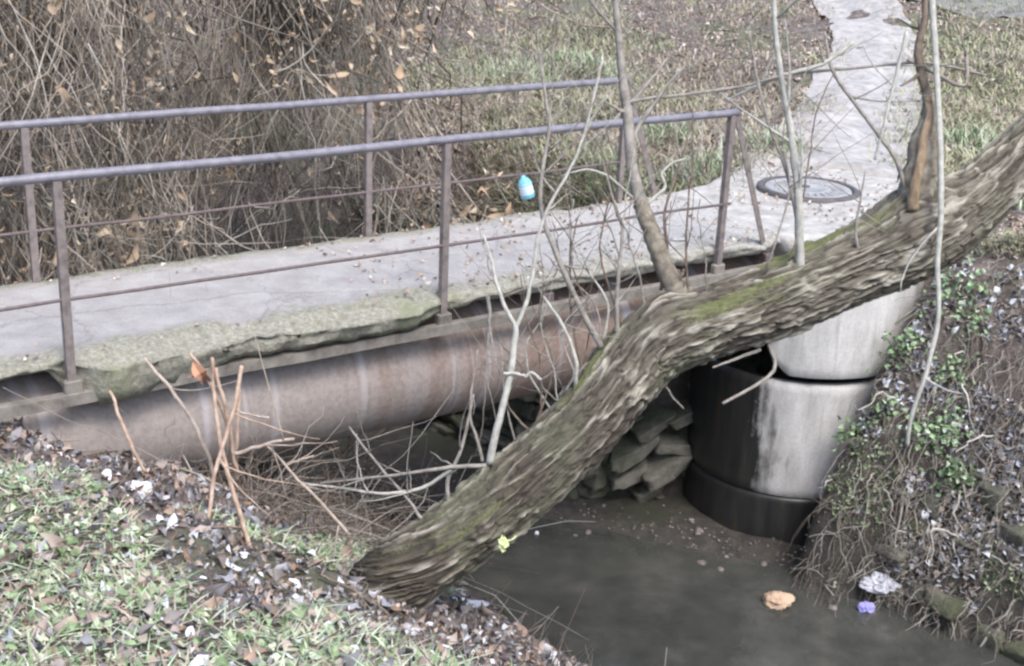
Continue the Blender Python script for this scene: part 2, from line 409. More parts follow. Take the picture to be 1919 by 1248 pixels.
M['shoot'] = wood('shoot_bark', (.11, .092, .07), (.26, .235, .19))
M['torn_wood'] = mottled('torn_wood', [(.3, (.12, .085, .055)), (.55, (.24, .18, .12)), (.75, (.40, .36, .30))], 9, .8, 60, .5, .006, (3, 3, .5))
M['cane'] = mottled('cane_orange', [(.3, (.24, .16, .115)), (.5, (.40, .29, .22)), (.7, (.56, .45, .36))], 14, .75, 90, .6, .004)
M['cane_grey'] = wood('cane_grey', (.26, .21, .17), (.43, .36, .30))
def vary_by_place(m, scale, lo, hi):
    nt = m.node_tree; b = nt.nodes['Principled BSDF']; l = b.inputs['Base Color'].links[0].from_socket
    n_ = noise(nt, scale, 3, .6, geo_pos(nt)); nt.links.new(mixc(nt, 1., l, ramp(nt, n_, [(.35, lo), (.65, hi)]), 'MULTIPLY'), b.inputs['Base Color']); return m
M['brush'] = islands('brush_stems', even([(.22, .185, .15), (.37, .325, .27), (.50, .45, .385), (.14, .115, .095), (.62, .57, .50), (.39, .34, .28), (.29, .255, .215), (.44, .37, .30)])); vary_by_place(M['brush'], 1.1, (.16, .16, .16), (1.25, 1.25, 1.25))  # stem tone varies by noise; its dark patches paint in shaded hollows
M['brush_leaf'] = islands('brush_leaves', even([(.38, .29, .20), (.48, .39, .285), (.27, .205, .145), (.60, .52, .41), (.44, .34, .24), (.32, .25, .18)]))
M['near_brush'] = islands('near_stems', even([(.13, .11, .095), (.22, .19, .165), (.32, .28, .245), (.17, .135, .11), (.40, .36, .32), (.26, .20, .16)]))
vary_by_place(M['near_brush'], 2.2, (.35, .34, .33), (1.05, 1.04, 1.02))
M['bank_stems'] = islands('bank_stems', even([(.24, .215, .18), (.36, .33, .285), (.48, .45, .40), (.18, .155, .13), (.55, .53, .48), (.30, .265, .22)])); vary_by_place(M["bank_stems"], 2.5, (.55, .55, .55), (1.05, 1.05, 1.05))
M['litter_left'] = islands('litter_left', even([(.22, .15, .11), (.33, .24, .18), (.115, .10, .10), (.36, .30, .27), (.17, .165, .18), (.26, .265, .29), (.26, .185, .155), (.09, .085, .09), (.44, .45, .48), (.21, .20, .205), (.15, .148, .16), (.36, .30, .26), (.24, .22, .21), (.19, .16, .145), (.30, .27, .25), (.62, .63, .66)]))
M['litter_far'] = islands('litter_far', even([(.38, .30, .25), (.46, .38, .33), (.29, .23, .19), (.54, .49, .43), (.34, .28, .24), (.24, .20, .175), (.42, .32, .26)]))
M['litter_right'] = islands('litter_right', even([(.22, .21, .21), (.32, .31, .32), (.11, .105, .11), (.48, .50, .54), (.27, .24, .21), (.17, .15, .135), (.62, .65, .70), (.30, .25, .20)]))
M['grass'] = islands('grass_blades', even([(.16, .23, .11), (.24, .33, .18), (.33, .41, .26), (.42, .44, .32), (.20, .28, .15), (.50, .56, .42), (.32, .29, .23), (.40, .33, .27)]), .6, .3)
M['grass_far'] = islands('grass_far', even([(.24, .28, .15), (.32, .35, .20), (.40, .41, .27), (.44, .40, .30), (.28, .32, .18)]), .7, .2)
M['ivy'] = islands('ivy_leaves', even([(.15, .23, .12), (.21, .31, .16), (.30, .41, .24), (.11, .17, .09), (.42, .50, .37), (.25, .35, .19)]), .5, .4)

# ------------------------------------------------------------------ setting
def grid_lines(lo, hi, fine_lo, fine_hi, step, grow=1.12):
    c_ = list(np.arange(fine_lo, fine_hi+1e-6, step)); d = step; x = c_[-1]
    while x < hi: d *= grow; x += d; c_.append(x)
    d = step; x = c_[0]; pre = []
    while x > lo: d *= grow; x -= d; pre.append(x)
    return np.array(pre[::-1]+c_)
S_ = grid_lines(-90, 130, -2.5, 9.0, .05); Wl = grid_lines(-60, 160, -5, 5.5, .05)
SS, WW = np.meshgrid(S_, Wl, indexing='ij')
V = Wn(SS, WW, height(SS, WW)).reshape(-1, 3)
ni, nj = len(S_), len(Wl); i = np.arange(ni-1)[:, None]*nj; j = np.arange(nj-1)[None]
Fg = np.stack([i+j, i+nj+j, i+nj+j+1, i+j+1], -1).reshape(-1, 4)
tag(mesh_np('ground', V, Fg, M['soil']), kind='structure')

# stream water
def mk_water():
    m = bpy.data.materials.new('stream_water'); m.use_nodes = True; nt = m.node_tree
    nt.nodes.remove(nt.nodes['Principled BSDF']); out = nt.nodes['Material Output']
    tr = nt.nodes.new('ShaderNodeBsdfTransparent'); tr.inputs[0].default_value = (.50, .54, .47, 1)
    df = nt.nodes.new('ShaderNodeBsdfDiffuse'); p = geo_pos(nt)
    nt.links.new(ramp(nt, noise(nt, 3.2, 6, .6, p), [(.3, (.065, .07, .064)), (.55, (.10, .103, .094)), (.75, (.155, .15, .134))]), df.inputs[0])
    m0 = nt.nodes.new('ShaderNodeMixShader'); m0.inputs[0].default_value = .55
    nt.links.new(tr.outputs[0], m0.inputs[1]); nt.links.new(df.outputs[0], m0.inputs[2])
    gl = nt.nodes.new('ShaderNodeBsdfGlossy'); gl.inputs['Roughness'].default_value = .06
    fr = nt.nodes.new('ShaderNodeFresnel'); fr.inputs[0].default_value = 1.5
    b = nt.nodes.new('ShaderNodeBump'); b.inputs['Strength'].default_value = .22; b.inputs['Distance'].default_value = .02
    h = mathn(nt, 'ADD', noise(nt, 7, 3, .5, p, .6), mathn(nt, 'MULTIPLY', noise(nt, 2.0, 2, .5, p), 2.))
    nt.links.new(h, b.inputs['Height']); nt.links.new(b.outputs[0], gl.inputs['Normal']); nt.links.new(b.outputs[0], fr.inputs['Normal'])
    m1 = nt.nodes.new('ShaderNodeMixShader'); nt.links.new(fr.outputs[0], m1.inputs[0])
    nt.links.new(m0.outputs[0], m1.inputs[1]); nt.links.new(gl.outputs[0], m1.inputs[2]); nt.links.new(m1.outputs[0], out.inputs[0])
    return m
M['water'] = mk_water()
wv = []
ws = np.linspace(-14, 14, 57)
for w in ws:
    for t in np.linspace(0, 1, 9):
        a_ = float(edge_l(np.clip(w, -8, 12)))-.6; b_ = float(edge_r(np.clip(w, -8, 12)))+.6
        wv.append(W(a_+(b_-a_)*t, w, WATER-.035))
i = np.arange(56)[:, None]*9; j = np.arange(8)[None]
tag(mesh_np('stream_water', wv, np.stack([i+j, i+9+j, i+10+j, i+j+1], -1).reshape(-1, 4)[:, ::-1], M['water']), kind='structure')

# path up the far bank and the road behind
def ribbon(name, pts, halfw, mat, lift, n=70, m_=9, rag=.12):
    C = spline([(x, y, 0) for x, y in pts], n)[:, :2]
    T = np.gradient(C, axis=0); T /= np.linalg.norm(T, axis=1)[:, None]; Nn = np.stack([-T[:, 1], T[:, 0]], -1)
    hw = np.interp(np.linspace(0, 1, n), np.linspace(0, 1, len(halfw)), halfw)
    t = np.linspace(-1, 1, m_)
    rg_ = 1+rag*2*fbm(np.arange(n)[:, None]*.35, t[None]*.6, 0, 3, 3)
    P = C[:, None]+Nn[:, None]*(t[None]*hw[:, None]*rg_)[..., None]
    z = height(P[..., 0], P[..., 1])+lift-.02*(np.abs(t)[None] > .98)
    V = Wn(P[..., 0], P[..., 1], z).reshape(-1, 3)
    i = np.arange(n-1)[:, None]*m_; j = np.arange(m_-1)[None]
    return tag(mesh_np(name, V, np.stack([i+j, i+m_+j, i+m_+j+1, i+j+1], -1).reshape(-1, 4)[:, ::-1], mat), kind='structure')
ribbon('path', [(7.6, 1.25), (8.9, 2.15), (10.3, 3.3), (12.2, 4.8), (14.4, 6.6), (17, 9.5), (20, 14)], [.95, .88, .78, .66, .64, .7, .8], M['path'], .06, 160, 15)
ribbon('road', [(6, 34), (11.5, 23), (16.4, 13.5), (18.6, 8), (20.6, 2.4), (26, -8)], [1.3, 1.3], M['road'], .06, 200, 21, .02)

# ------------------------------------------------------------------ footbridge
bridge = empty('footbridge', W(2.5, .7, -1.0), 'narrow old concrete footbridge on a big rusty pipe with thin steel railings', 'footbridge')
def strata(s, sd): return .045*np.round(3*fbm(s*3.5, sd, 0, 3, 90))/1.5*.8
def dk_edge(s):
    e_ = np.interp(s, [-6, -.15, .02, .15, 2.25, 2.42, 2.7, 6], [.03, .03, .0, -.13, -.12, -.03, .0, .0])
    return e_+.05*fbm(s*3, 1.3, 0, 3, 21)+.05*np.minimum(0, fbm(s*9, 4.3, 0, 3, 22)-.1)*-1
def dk_th(s):
    t = np.interp(s, [-6, -.1, .05, .6, .9, 2.0, 2.35, 2.5, 6], [.09, .09, .30, .25, .18, .17, .15, .12, .13])
    return t+.03*fbm(s*5, 7.3, 0, 4, 31)
ds = np.arange(-6, 5.78, .018); n = len(ds); e_ = dk_edge(ds); th = dk_th(ds)
across = np.linspace(0, 1, 26)
rows = []; uvs = []
far = 1.5+.05*fbm(ds*3, 4.4, 0, 4, 41)
curb = np.exp(-((ds-1.3)/1.2)**4)
prof = [(far-.25, -.11), (far-.02, -.10), (far, -.02)]
for wv_, zv_ in prof: rows.append((wv_, np.full(n, zv_)+.02*fbm(ds*5, 2.2, 0, 3, 3)))
for t in across[::-1]:
    wv_ = e_+(far-.02-e_)*t
    z = .012*fbm(ds*2, wv_*2, 0, 4, 51) + .02*sstep(1.2, 1.5, wv_)*fbm(ds*6, wv_*6, 0, 3, 3)
    z = z + (-.05*sstep(.2, -.1, wv_) + (.05*fbm(ds*5, wv_*5, 0, 4, 61)-.035*sstep(.1, .5, vnoise(ds*11, wv_*11, 0, 62)))*sstep(.36, .08, wv_))*(.5+.5*curb)
    rows.append((wv_, z))
for q, f_ in enumerate((.12, .34, .40, .66, .72, 1.)):
    rows.append((e_-.012+.05*(f_**2)+.05*fbm(ds*4, ((q+1)//2)*5.2, 0, 3, 71)+.05*np.maximum(0, vnoise(ds*6, ((q+1)//2)*3.3, 0, 73)-.25), -.04-f_*(th-.04)))
rows.append((e_+.42, -th-.005))
K = len(rows)
V = np.stack([Wn(ds, r[0], r[1]) for r in rows], 1).reshape(-1, 3)
uv = np.stack([np.stack([ds, r[0]], -1) for r in rows], 1).reshape(-1, 2)
i = np.arange(n-1)[:, None]*K; j = np.arange(K)[None]; j2 = (j+1) % K
Fd = np.stack([i+j, i+j2, i+K+j2, i+K+j], -1).reshape(-1, 4)
mesh_np('deck', V, [Fd, np.array([list(range(K))[::-1], [(n-1)*K+q for q in range(K)]])], M['deck'], bridge, True, uv=uv)
# pipe
PR = .43; pc = (.44, -.63)
mbp = MB(); ps = np.linspace(-3.5, 5.95, 140); k = 72; thp = np.arange(k+1)*2*math.pi/k
rr = PR*(1+.006*fbm(ps[:, None]*1.5, np.cos(thp)[None]*1.5, np.sin(thp)[None]*1.5, 3, 5))
V = Wn(ps[:, None]+0*thp[None], pc[0]+rr*np.sin(thp)[None], pc[1]+rr*np.cos(thp)[None]).reshape(-1, 3)
uv = np.stack([ps[:, None]+0*thp[None], PR*thp[None]+0*ps[:, None]], -1).reshape(-1, 2)
i = np.arange(len(ps)-1)[:, None]*(k+1); j = np.arange(k)[None]
mesh_np('pipe', V, np.stack([i+j, i+j+1, i+k+2+j, i+k+1+j], -1).reshape(-1, 4), M['pipe'], bridge, uv=uv)
for s in (-1.9, 3.02):      # weld collars
    mb = MB(); tube(mb, [W(s-.012, *pc), W(s+.012, *pc)], PR+.006, 60); mb.build('weld_seam', M['pipe'], bridge)
# joists
for s in (-.6, .75, 2.15, 3.4, 4.6, 5.6):
    mb = MB(); box(mb, W(s, .72, -.165), D, N, (0, 0, 1), .045, .72, .035, .006); mb.build('joist', M['rod'], bridge, False)
# steel angle strips
for w_, nm in ((-.035, 0), (1.44, 1)):
    mb = MB(); ss = np.arange(-4, 5.9, .08)
    zc = -.205+.008*fbm(ss*2, nm*3., 0, 3, 5)
    C = Wn(ss, np.full(len(ss), w_), zc)
    for dw, dz, a_, b_ in ((0, 0, .035, .008), (-.03, -.028, .006, .03)):
        V = []
        for q, z in zip(ss, zc):
            for x, y in ((-a_, -b_), (a_, -b_), (a_, b_), (-a_, b_)): V.append(W(q, w_+dw+x, z+dz+y))
        m_ = len(ss); i = np.arange(m_-1)[:, None]*4; j = np.arange(4)[None]; j2 = (j+1) % 4
        mb.add(V, [np.stack([i+j, i+j2, i+4+j2, i+4+j], -1).reshape(-1, 4), np.array([[3, 2, 1, 0], [4*m_-4, 4*m_-3, 4*m_-2, 4*m_-1]])])
    mb.build('edge_beam', M['strip'], bridge, False)

def railing(w_, ts, lo, hi, rodz, label, zb, wall):
    mb = MB(); ss = np.linspace(lo, hi, 60)
    tube(mb, Wn(ss, w_+.006*fbm(ss, 1.1, 0, 2, 3), 1.05+.01*fbm(ss*.8, w_*3+2., 0, 2, 4)), .0275, 12)
    hr = mb.build('railing', M['rail'], bridge); hr['label'] = label
    mb = MB(); tube(mb, Wn(ss, np.full(60, w_-.012), rodz+.016*fbm(ss*.9, w_*3., 0, 3, 9)), .0105, 8); mb.build('rail_rod', M['rod'], hr)
    for q, t in enumerate(ts):
        mb = MB()
        for (dx, dy, hx, hy) in ((0, -.018, .024, .004), (-.021, .003, .004, .018)):   # angle iron
            a0 = W(t+dx, w_+dy, zb); a1 = W(t+dx+.004, w_+dy, 1.03)
            box(mb, (a0+a1)/2, D, N, (0, 0, 1), hx, hy, (1.03-zb)/2)
        mb.build('post', M['post'], hr, False)
        mb = MB(); box(mb, W(t+.01, w_-.0, zb-.03), D, N, (0, 0, 1), .055, .03, .045, .01); mb.build('post_foot', M['strip'], hr, False)
    # end brace
    mb = MB(); e1 = W(hi-.01, w_, 1.03); e2 = W(hi+.42, w_, -.02); t_ = (e2-e1)/np.linalg.norm(e2-e1); b2 = np.cross(t_, N)
    box(mb, (e1+e2)/2, b2, N, t_, .024, .004, np.linalg.norm(e2-e1)/2); box(mb, (e1+e2)/2+N*.018+b2*.02, b2, N, t_, .004, .018, np.linalg.norm(e2-e1)/2)
    mb.build('brace', M['post'], hr, False)
    return hr
railing(-.02, (0, 2.49, 5.0), -5, 5.06, .35, 'nearer pipe handrail with three posts', -.14, 0)
railing(1.46, (-2.25, .247, 2.737, 5.2), -5, 5.22, .35, 'farther pipe handrail behind the deck', -.06, 1)

# ------------------------------------------------------------------ concrete shaft
SC = (6.8, .65)
shaft = empty('concrete_shaft', W(*SC, -3.0), 'round stacked concrete shaft, black stained low and white above, standing in the stream', 'shaft')
def ring(name, z0, z1, R, mat, brk=None, seed=0, inner=None):
    k = 120; nz = 26; u = np.linspace(-math.pi, math.pi, k+1); 
    face = math.atan2(*( (lambda d: (d@N, d@D))(np.array([0, 0, 0])+CAM-W(*SC, 0))))   # angle facing the camera in (s,w)
    z = np.linspace(0, 1, nz)[:, None]; ub = u[None]+0*z
    bot = np.full(k+1, z0)
    if brk: bot = np.minimum(z0 + brk(u*R), z1-.12)
    Z = bot[None]*(1-z)+z1*z
    chip = .012*np.abs(fbm(u*9, seed, 0, 3, seed+2))
    RR = R - .008*np.abs(fbm(ub*R*4, Z*4, 0, 4, seed)) - .02*np.exp(-((Z-bot[None])/.02)**2) - .02*np.exp(-((Z-z1)/.02)**2)
    ang = face+ub
    outer = Wn(SC[0]+RR*np.cos(ang), SC[1]+RR*np.sin(ang), Z)
    inn = Wn(SC[0]+(R-.1)*np.cos(ang), SC[1]+(R-.1)*np.sin(ang), Z)[::-1]
    V = np.concatenate([outer, inn, outer[:1]], 0)
    uv = np.concatenate([np.stack([ub*R, Z], -1), np.stack([ub*R, Z], -1)[::-1], np.stack([ub*R, Z], -1)[:1]], 0)
    m_ = V.shape[0]; i = np.arange(m_-1)[:, None]*(k+1); j = np.arange(k)[None]
    Fq = np.stack([i+j, i+j+1, i+k+2+j, i+k+1+j], -1).reshape(-1, 4)
    return mesh_np(name, V.reshape(-1, 3), Fq, mat, shaft, True, uv=uv.reshape(-1, 2))
# u grows to the camera's right; the upper ring's left side is broken away round the pipe
def broken(um):
    return 1.25*sstep(-.20, -.62, um)**.7*(1)+ .10*sstep(-.05, -.2, um) + .04*fbm(um*9, .5, 0, 3, 4)*sstep(0, -.2, um)
UPR = ring('upper_ring', -1.28, -.1, 1.0, M['ring_up'], broken, 3)
ring('middle_ring', -2.43, -1.36, .955, M['ring_mid'], None, 5)
ring('base_ring', -3.3, -2.44, .945, M['ring_low'], None, 8)
# cover slab
poly = np.array([(5.72, -.06), (6.2, -.16), (6.75, -.33), (7.2, -.22), (7.75, .3), (8.35, .85), (8.25, 1.4), (7.75, 2.0), (7.0, 1.95), (6.3, 1.62), (5.72, 1.52)])
P2 = []
for q in range(len(poly)):
    a_, b_ = poly[q], poly[(q+1) % len(poly)]; m_ = max(2, int(np.linalg.norm(b_-a_)/.05))
    for t in np.arange(m_)/m_: P2.append(a_*(1-t)+b_*t)
P2 = np.array(P2); cen = P2.mean(0); kk = len(P2)
nz_ = 1+.03*fbm(P2[:, 0]*6, P2[:, 1]*6, 0, 3, 9)
rings = []
for sc_, z in ((.6, -.13), (.985, -.13), (1.0, -.10), (1.003, -.03), (.99, -.006)): rings.append(Wn(*(cen+(P2-cen)*sc_*nz_[:, None]).T, np.full(kk, z)))
for sc_ in (.95, .9, .8, .7, .6, .5, .4, .3, .2, .1, .01):
    q = cen+(P2-cen)*sc_*(1+(nz_[:, None]-1)*sc_); rings.append(Wn(q[:, 0], q[:, 1], .008+.02*fbm(q[:, 0]*3, q[:, 1]*3, 0, 4, 12)))
V = np.concatenate(rings); m_ = len(rings); i = np.arange(m_-1)[:, None]*kk; j = np.arange(kk)[None]; j2 = (j+1) % kk
mesh_np('cover_slab', V, [np.stack([i+j, i+j2, i+kk+j2, i+kk+j], -1).reshape(-1, 4)], M['slab'], shaft)
# manhole cover
MC = (7.08, 1.02); mh = empty('manhole_cover', W(*MC, .0), 'round grey iron manhole cover in its dark frame on the pale slab', 'manhole cover')
def lathe(mb, c, prof, k=64, ax=(1, 0, 0), ay=(0, 1, 0), az=(0, 0, 1)):
    c = np.asarray(c, float); ax, ay, az = map(np.asarray, (ax, ay, az)); t = np.arange(k)*2*math.pi/k
    V = np.concatenate([c+r*(np.cos(t)[:, None]*ax+np.sin(t)[:, None]*ay)+z*az for r, z in prof])
    m_ = len(prof); i = np.arange(m_-1)[:, None]*k; j = np.arange(k)[None]; j2 = (j+1) % k
    mb.add(V, np.stack([i+j, i+j2, i+k+j2, i+k+j], -1).reshape(-1, 4))
mb = MB(); lathe(mb, W(*MC, 0), [(.47, -.02), (.465, .03), (.45, .042), (.415, .042), (.405, .03), (.405, -.02)]); mb.build('frame', M['iron_dark'], mh)
mb = MB(); lathe(mb, W(*MC, 0), [(.395, -.01), (.395, .026), (.385, .034), (.33, .034), (.325, .028), (.20, .028), (.195, .034), (.15, .034), (.145, .028), (.001, .03)])
lid = mb.build('lid', M['iron'], mh)
mb = MB()
for q in range(24):
    a_ = q*math.pi/12; r0, r1 = .215, .31
    c_ = W(MC[0]+.265*math.cos(a_), MC[1]+.265*math.sin(a_), .031); dd = D*math.cos(a_)+N*math.sin(a_); box(mb, c_, dd, np.cross((0, 0, 1), dd), (0, 0, 1), .045, .012, .006, .002)
mb.build('ribs', M['iron'], lid)
mb = MB(); lathe(mb, W(MC[0]+.02, MC[1]+.06, .03), [(.05, 0), (.05, .006), (.035, .009), (.001, .009)], 20); mb.build('pick_hole', M['iron_dark'], lid)

# ------------------------------------------------------------------ leaning tree
tree_base = at(700, 1110, 6.85)
tree = empty('leaning_tree', tree_base, 'thick leaning tree trunk with furrowed mossy bark crossing in front of the footbridge', 'tree')
tk = [(650, 1240, 7.5, 190), (708, 1120, 7.0, 150), (765, 1068, 6.85, 138), (880, 990, 6.9, 136), (970, 915, 6.95, 136), (1080, 812, 7.0, 134), (1160, 712, 7.05, 139), (1215, 655, 7.08, 142), (1300, 615, 7.12, 134), (1450, 563, 7.2, 138), (1600, 497, 7.3, 142), (1690, 457, 7.36, 152), (1755, 425, 7.4, 146), (1825, 376, 7.44, 122), (1919, 285, 7.5, 104), (2040, 170, 7.55, 96), (2150, 60, 7.6, 88)]
C = spline([at(u, v, d) for u, v, d, w in tk], 860); Rt = spline([(w*d/F_PX/2, 0, 0) for u, v, d, w in tk], 860)[:, 0]
k = 260; T, A, B = frames(C); th = np.arange(k+1)*2*math.pi/k; L = np.concatenate([[0], np.cumsum(np.linalg.norm(np.diff(C, axis=0), axis=1))])
ct, st_ = np.cos(th)[None], np.sin(th)[None]; Ls = L[:, None]
warp = .35*fbm(ct*1.4+Ls*1.7, st_*1.4, Ls*2.5, 3, 77)
q1 = 1-np.abs(vnoise(ct*5.6+warp*2.4, st_*5.6+warp*2.4, Ls*4.6+warp*1.5, 11))*2.4
q2 = 1-np.abs(vnoise(ct*13+warp*2, st_*13-warp*2, Ls*11, 23))*2.2
q3 = fbm(ct*14, st_*14, Ls*24, 3, 31)
furrow = np.clip(1-np.clip(q1, -.2, 1), 0, 1)          # 0 in the furrow, 1 on the plate
furrow2 = np.clip(1-np.clip(q2, -.2, 1), 0, 1)
q4 = np.abs(vnoise(ct*19+warp*4, st_*19, Ls*22, 47)); rid = (1-sstep(0, .5, np.abs(vnoise(ct*4.6+warp*2.6, st_*4.6+warp*2.6, Ls*3.8, 63)+.10*q3)*2.2))*(.65+.7*vnoise(ct*9, st_*9, Ls*14, 8))
plate = (.35+.65*sstep(0, .42, furrow))*(.45+.55*sstep(0, .45, furrow2))
plate = .62*plate+.38*rid
dispn = .026*plate + .007*rid + .013*q3 + .006*q4
big = .10*fbm(ct*1.0+3, st_*1.0, Ls*1.3, 3, 91)
RR = Rt[:, None]*(1+big)+dispn-.018
# collar of the side shoot, fork swelling and the old scar
dirs = ct[..., None]*A[:, None]+st_[..., None]*B[:, None]
V = C[:, None]+RR[..., None]*dirs
def swell(V, p, r, amt):
    d_ = np.linalg.norm(V-p, axis=-1); return V+dirs*(amt*np.exp(-(d_/r)**2))[..., None]
V = swell(V, at(1250, 575, 7.0), .14, .06); V = swell(V, at(1720, 385, 7.3), .2, .07)
V = swell(V, at(1705, 462, 7.15), .10, .045); V = swell(V, at(1705, 465, 7.12), .045, -.07)
V = swell(V, at(915, 1010, 6.7), .08, .035); V = swell(V, at(925, 870, 6.85), .05, .03)
V = swell(V, at(930, 1000, 6.65), .03, -.03)
nup = (dirs@np.array([0., -.12, 1.]))
topm = nup*.75+.9*fbm(ct*2+5, st_*2, Ls*1.6, 4, 55)
zone = np.interp(L/L[-1], [0, .1, .22, .34, .42, .5, .62, .70, 1], [.0, .08, .2, -.02, .0, .3, .26, -.1, -.35])
moss = np.clip(topm-.62+zone[:, None], 0, 1)*1.6
n = len(C); i = np.arange(n-1)[:, None]*(k+1); j = np.arange(k)[None]
uv = np.stack([th[None]*.2+0*Ls, Ls+0*th[None]], -1).reshape(-1, 2)
mesh_np('trunk', V.reshape(-1, 3), np.stack([i+j, i+j+1, i+k+2+j, i+k+1+j], -1).reshape(-1, 4), M['bark'], tree, uv=uv, attrs={'ridge': (.08+.62*plate+.24*rid+.12*q3-.22*np.exp(-Ls/.9)+.13*fbm(ct*1.5, st_*1.5, Ls*1.2, 3, 19)+.08*sstep(2.2, 4., Ls)).ravel(), 'moss': moss.ravel()})

def px_branch(pts, w0, w1, mat, parent=None, name='branch', seed=0, k=7, wob=.5, mb=None, side=0):
    """pts: (u, v, depth) in order; widths in photo pixels"""
    P = np.array([at(u, v, d) for u, v, d in pts]); n_ = max(10, int(len(pts)*7)); C = spline(P, n_)
    t = np.linspace(0, 1, n_); d_ = (C-CAM)@FWD
    R_ = (w0+(w1-w0)*t)*d_/F_PX/2
    C = C + wob*.012*np.stack([fbm(t*9+seed, seed*1.7+q*9.1, 0, 3, seed+q) for q in range(3)], -1)
    own = mb is None
    if own: mb = MB()
    tube(mb, C, R_, k, rough=.12, seed=seed)
    rr_ = random.Random(seed)
    for q in range(side):
        i0 = rr_.randrange(int(n_*.25), n_-2); Tn = C[i0+1]-C[i0]; Tn /= np.linalg.norm(Tn)
        dv = np.array([rr_.gauss(0, 1), rr_.gauss(0, .6), rr_.gauss(0, 1)]); dv = Tn*.7+dv/np.linalg.norm(dv); dv /= np.linalg.norm(dv)
        ln = rr_.uniform(.12, .5); tt = np.linspace(0, 1, 8)[:, None]
        bend = np.array([rr_.gauss(0, .15), rr_.gauss(0, .1), rr_.uniform(0, .25)])
        Cb = C[i0]+dv*ln*tt+bend*ln*tt**2+.012*np.stack([fbm(tt[:, 0]*5, q*3.3+z_, 0, 2, seed+q) for z_ in range(3)], -1)
        tube(mb, Cb, R_[i0]*.55*(1-.7*tt[:, 0]), 5)
    if own: return mb.build(name, mat, parent)
D0 = 7.1
stout = px_branch([(1282, 575, 7.08), (1262, 535, 7.05), (1238, 480, 7.0), (1218, 425, 7.0), (1200, 378, 7.0)], 44, 29, M['shoot'], tree, seed=1, k=16, wob=.6)
px_branch([(1202, 385, 7.0), (1188, 330, 7.0), (1180, 260, 7.0), (1174, 195, 7.0), (1166, 130, 6.98), (1160, 60, 6.95), (1150, -40, 6.9)], 25, 12, M['twig_grey'], stout, 'upper_stem', seed=2, k=10, side=5)
px_branch([(1280, 555, 7.05), (1272, 530, 7.02), (1283, 505, 7.0)], 14, 6, M['twig_brown'], stout, 'stub', seed=3)
px_branch([(1205, 395, 7.), (1225, 372, 7.), (1248, 350, 7.), (1240, 325, 7.), (1262, 305, 7.), (1285, 298, 7.)], 8, 4, M['twig_pale'], stout, 'twig', seed=33)
px_branch([(1190, 375, 7.), (1140, 330, 6.95), (1098, 318, 6.9), (1050, 330, 6.9)], 6, 3, M['twig_pale'], stout, 'twig', seed=34)
px_branch([(1178, 190, 7.), (1240, 182, 7.05), (1320, 172, 7.1), (1400, 160, 7.15), (1480, 140, 7.2), (1600, 128, 7.3), (1730, 118, 7.35), (1850, 140, 7.4)], 7, 5, M['twig_grey'], stout, 'twig', seed=35, side=6)
torn = px_branch([(1722, 470, 7.38), (1716, 400, 7.3), (1722, 330, 7.26), (1736, 265, 7.25), (1744, 215, 7.25), (1740, 180, 7.25)], 92, 20, M['shoot'], tree, seed=4, k=24, wob=1.8)
px_branch([(1712, 395, 7.16), (1718, 340, 7.15), (1730, 280, 7.17), (1740, 215, 7.2), (1742, 185, 7.22)], 22, 14, M['torn_wood'], torn, 'bare_wood', seed=44, k=12, wob=1.5)
px_branch([(1748, 330, 7.2), (1752, 270, 7.2), (1750, 205, 7.22)], 12, 5, M['torn_wood'], torn, 'bare_wood', seed=45, k=8, wob=1.)
px_branch([(1742, 230, 7.25), (1738, 180, 7.25), (1728, 140, 7.25), (1722, 90, 7.22), (1735, 20, 7.2), (1725, -60, 7.2)], 20, 12, M['twig_brown'], tree, seed=5, side=3, k=10)
px_branch([(1500, 505, 7.1), (1498, 440, 7.05), (1496, 370, 7.0), (1488, 290, 7.0), (1478, 215, 7.0), (1466, 150, 7.0), (1455, 70, 7.0), (1450, -30, 7.0)], 19, 9, M['twig_pale'], tree, seed=6, side=5)
px_branch([(1497, 420, 7.03), (1478, 330, 7.), (1455, 270, 7.), (1440, 225, 7.), (1420, 150, 7.), (1405, 60, 7.)], 9, 4, M['twig_grey'], tree, seed=7, side=4)
px_branch([(918, 868, 6.85), (932, 800, 6.8), (950, 730, 6.8), (963, 660, 6.8), (967, 608, 6.8)], 15, 12, M['twig_pale'], tree, seed=8)
px_branch([(967, 612, 6.8), (945, 570, 6.8), (930, 525, 6.8), (920, 478, 6.8), (905, 440, 6.8)], 9, 4, M['twig_pale'], tree, 'twig', seed=9, side=2)
px_branch([(967, 612, 6.8), (985, 572, 6.8), (997, 525, 6.8), (1008, 450, 6.8), (1030, 385, 6.8), (1062, 330, 6.8), (1085, 280, 6.8), (1110, 200, 6.8), (1130, 110, 6.8)], 9, 4, M['twig_pale'], tree, 'twig', seed=10, side=6)
px_branch([(1128, 652, 7.0), (1100, 600, 6.95), (1065, 530, 6.9), (1040, 470, 6.9), (1018, 405, 6.9), (1015, 340, 6.9), (1030, 240, 6.9), (1022, 180, 6.9), (1010, 90, 6.9)], 13, 5, M['twig_grey'], tree, seed=11, side=7)
px_branch([(1079, 722, 6.95), (1080, 680, 6.9), (1062, 625, 6.9), (1040, 585, 6.9), (1018, 555, 6.9)], 9, 5, M['twig_pale'], tree, 'twig', seed=12)
px_branch([(1158, 630, 7.0), (1158, 560, 6.98), (1160, 500, 6.95), (1168, 430, 6.95), (1150, 380, 6.95), (1130, 300, 6.95)], 10, 4, M['twig_grey'], tree, 'twig', seed=13, side=3)
px_branch([(944, 700, 6.78), (968, 700, 6.78), (985, 706, 6.78), (996, 698, 6.78), (1014, 712, 6.78)], 6, 6, M['twig_pale'], tree, 'twig', seed=14)
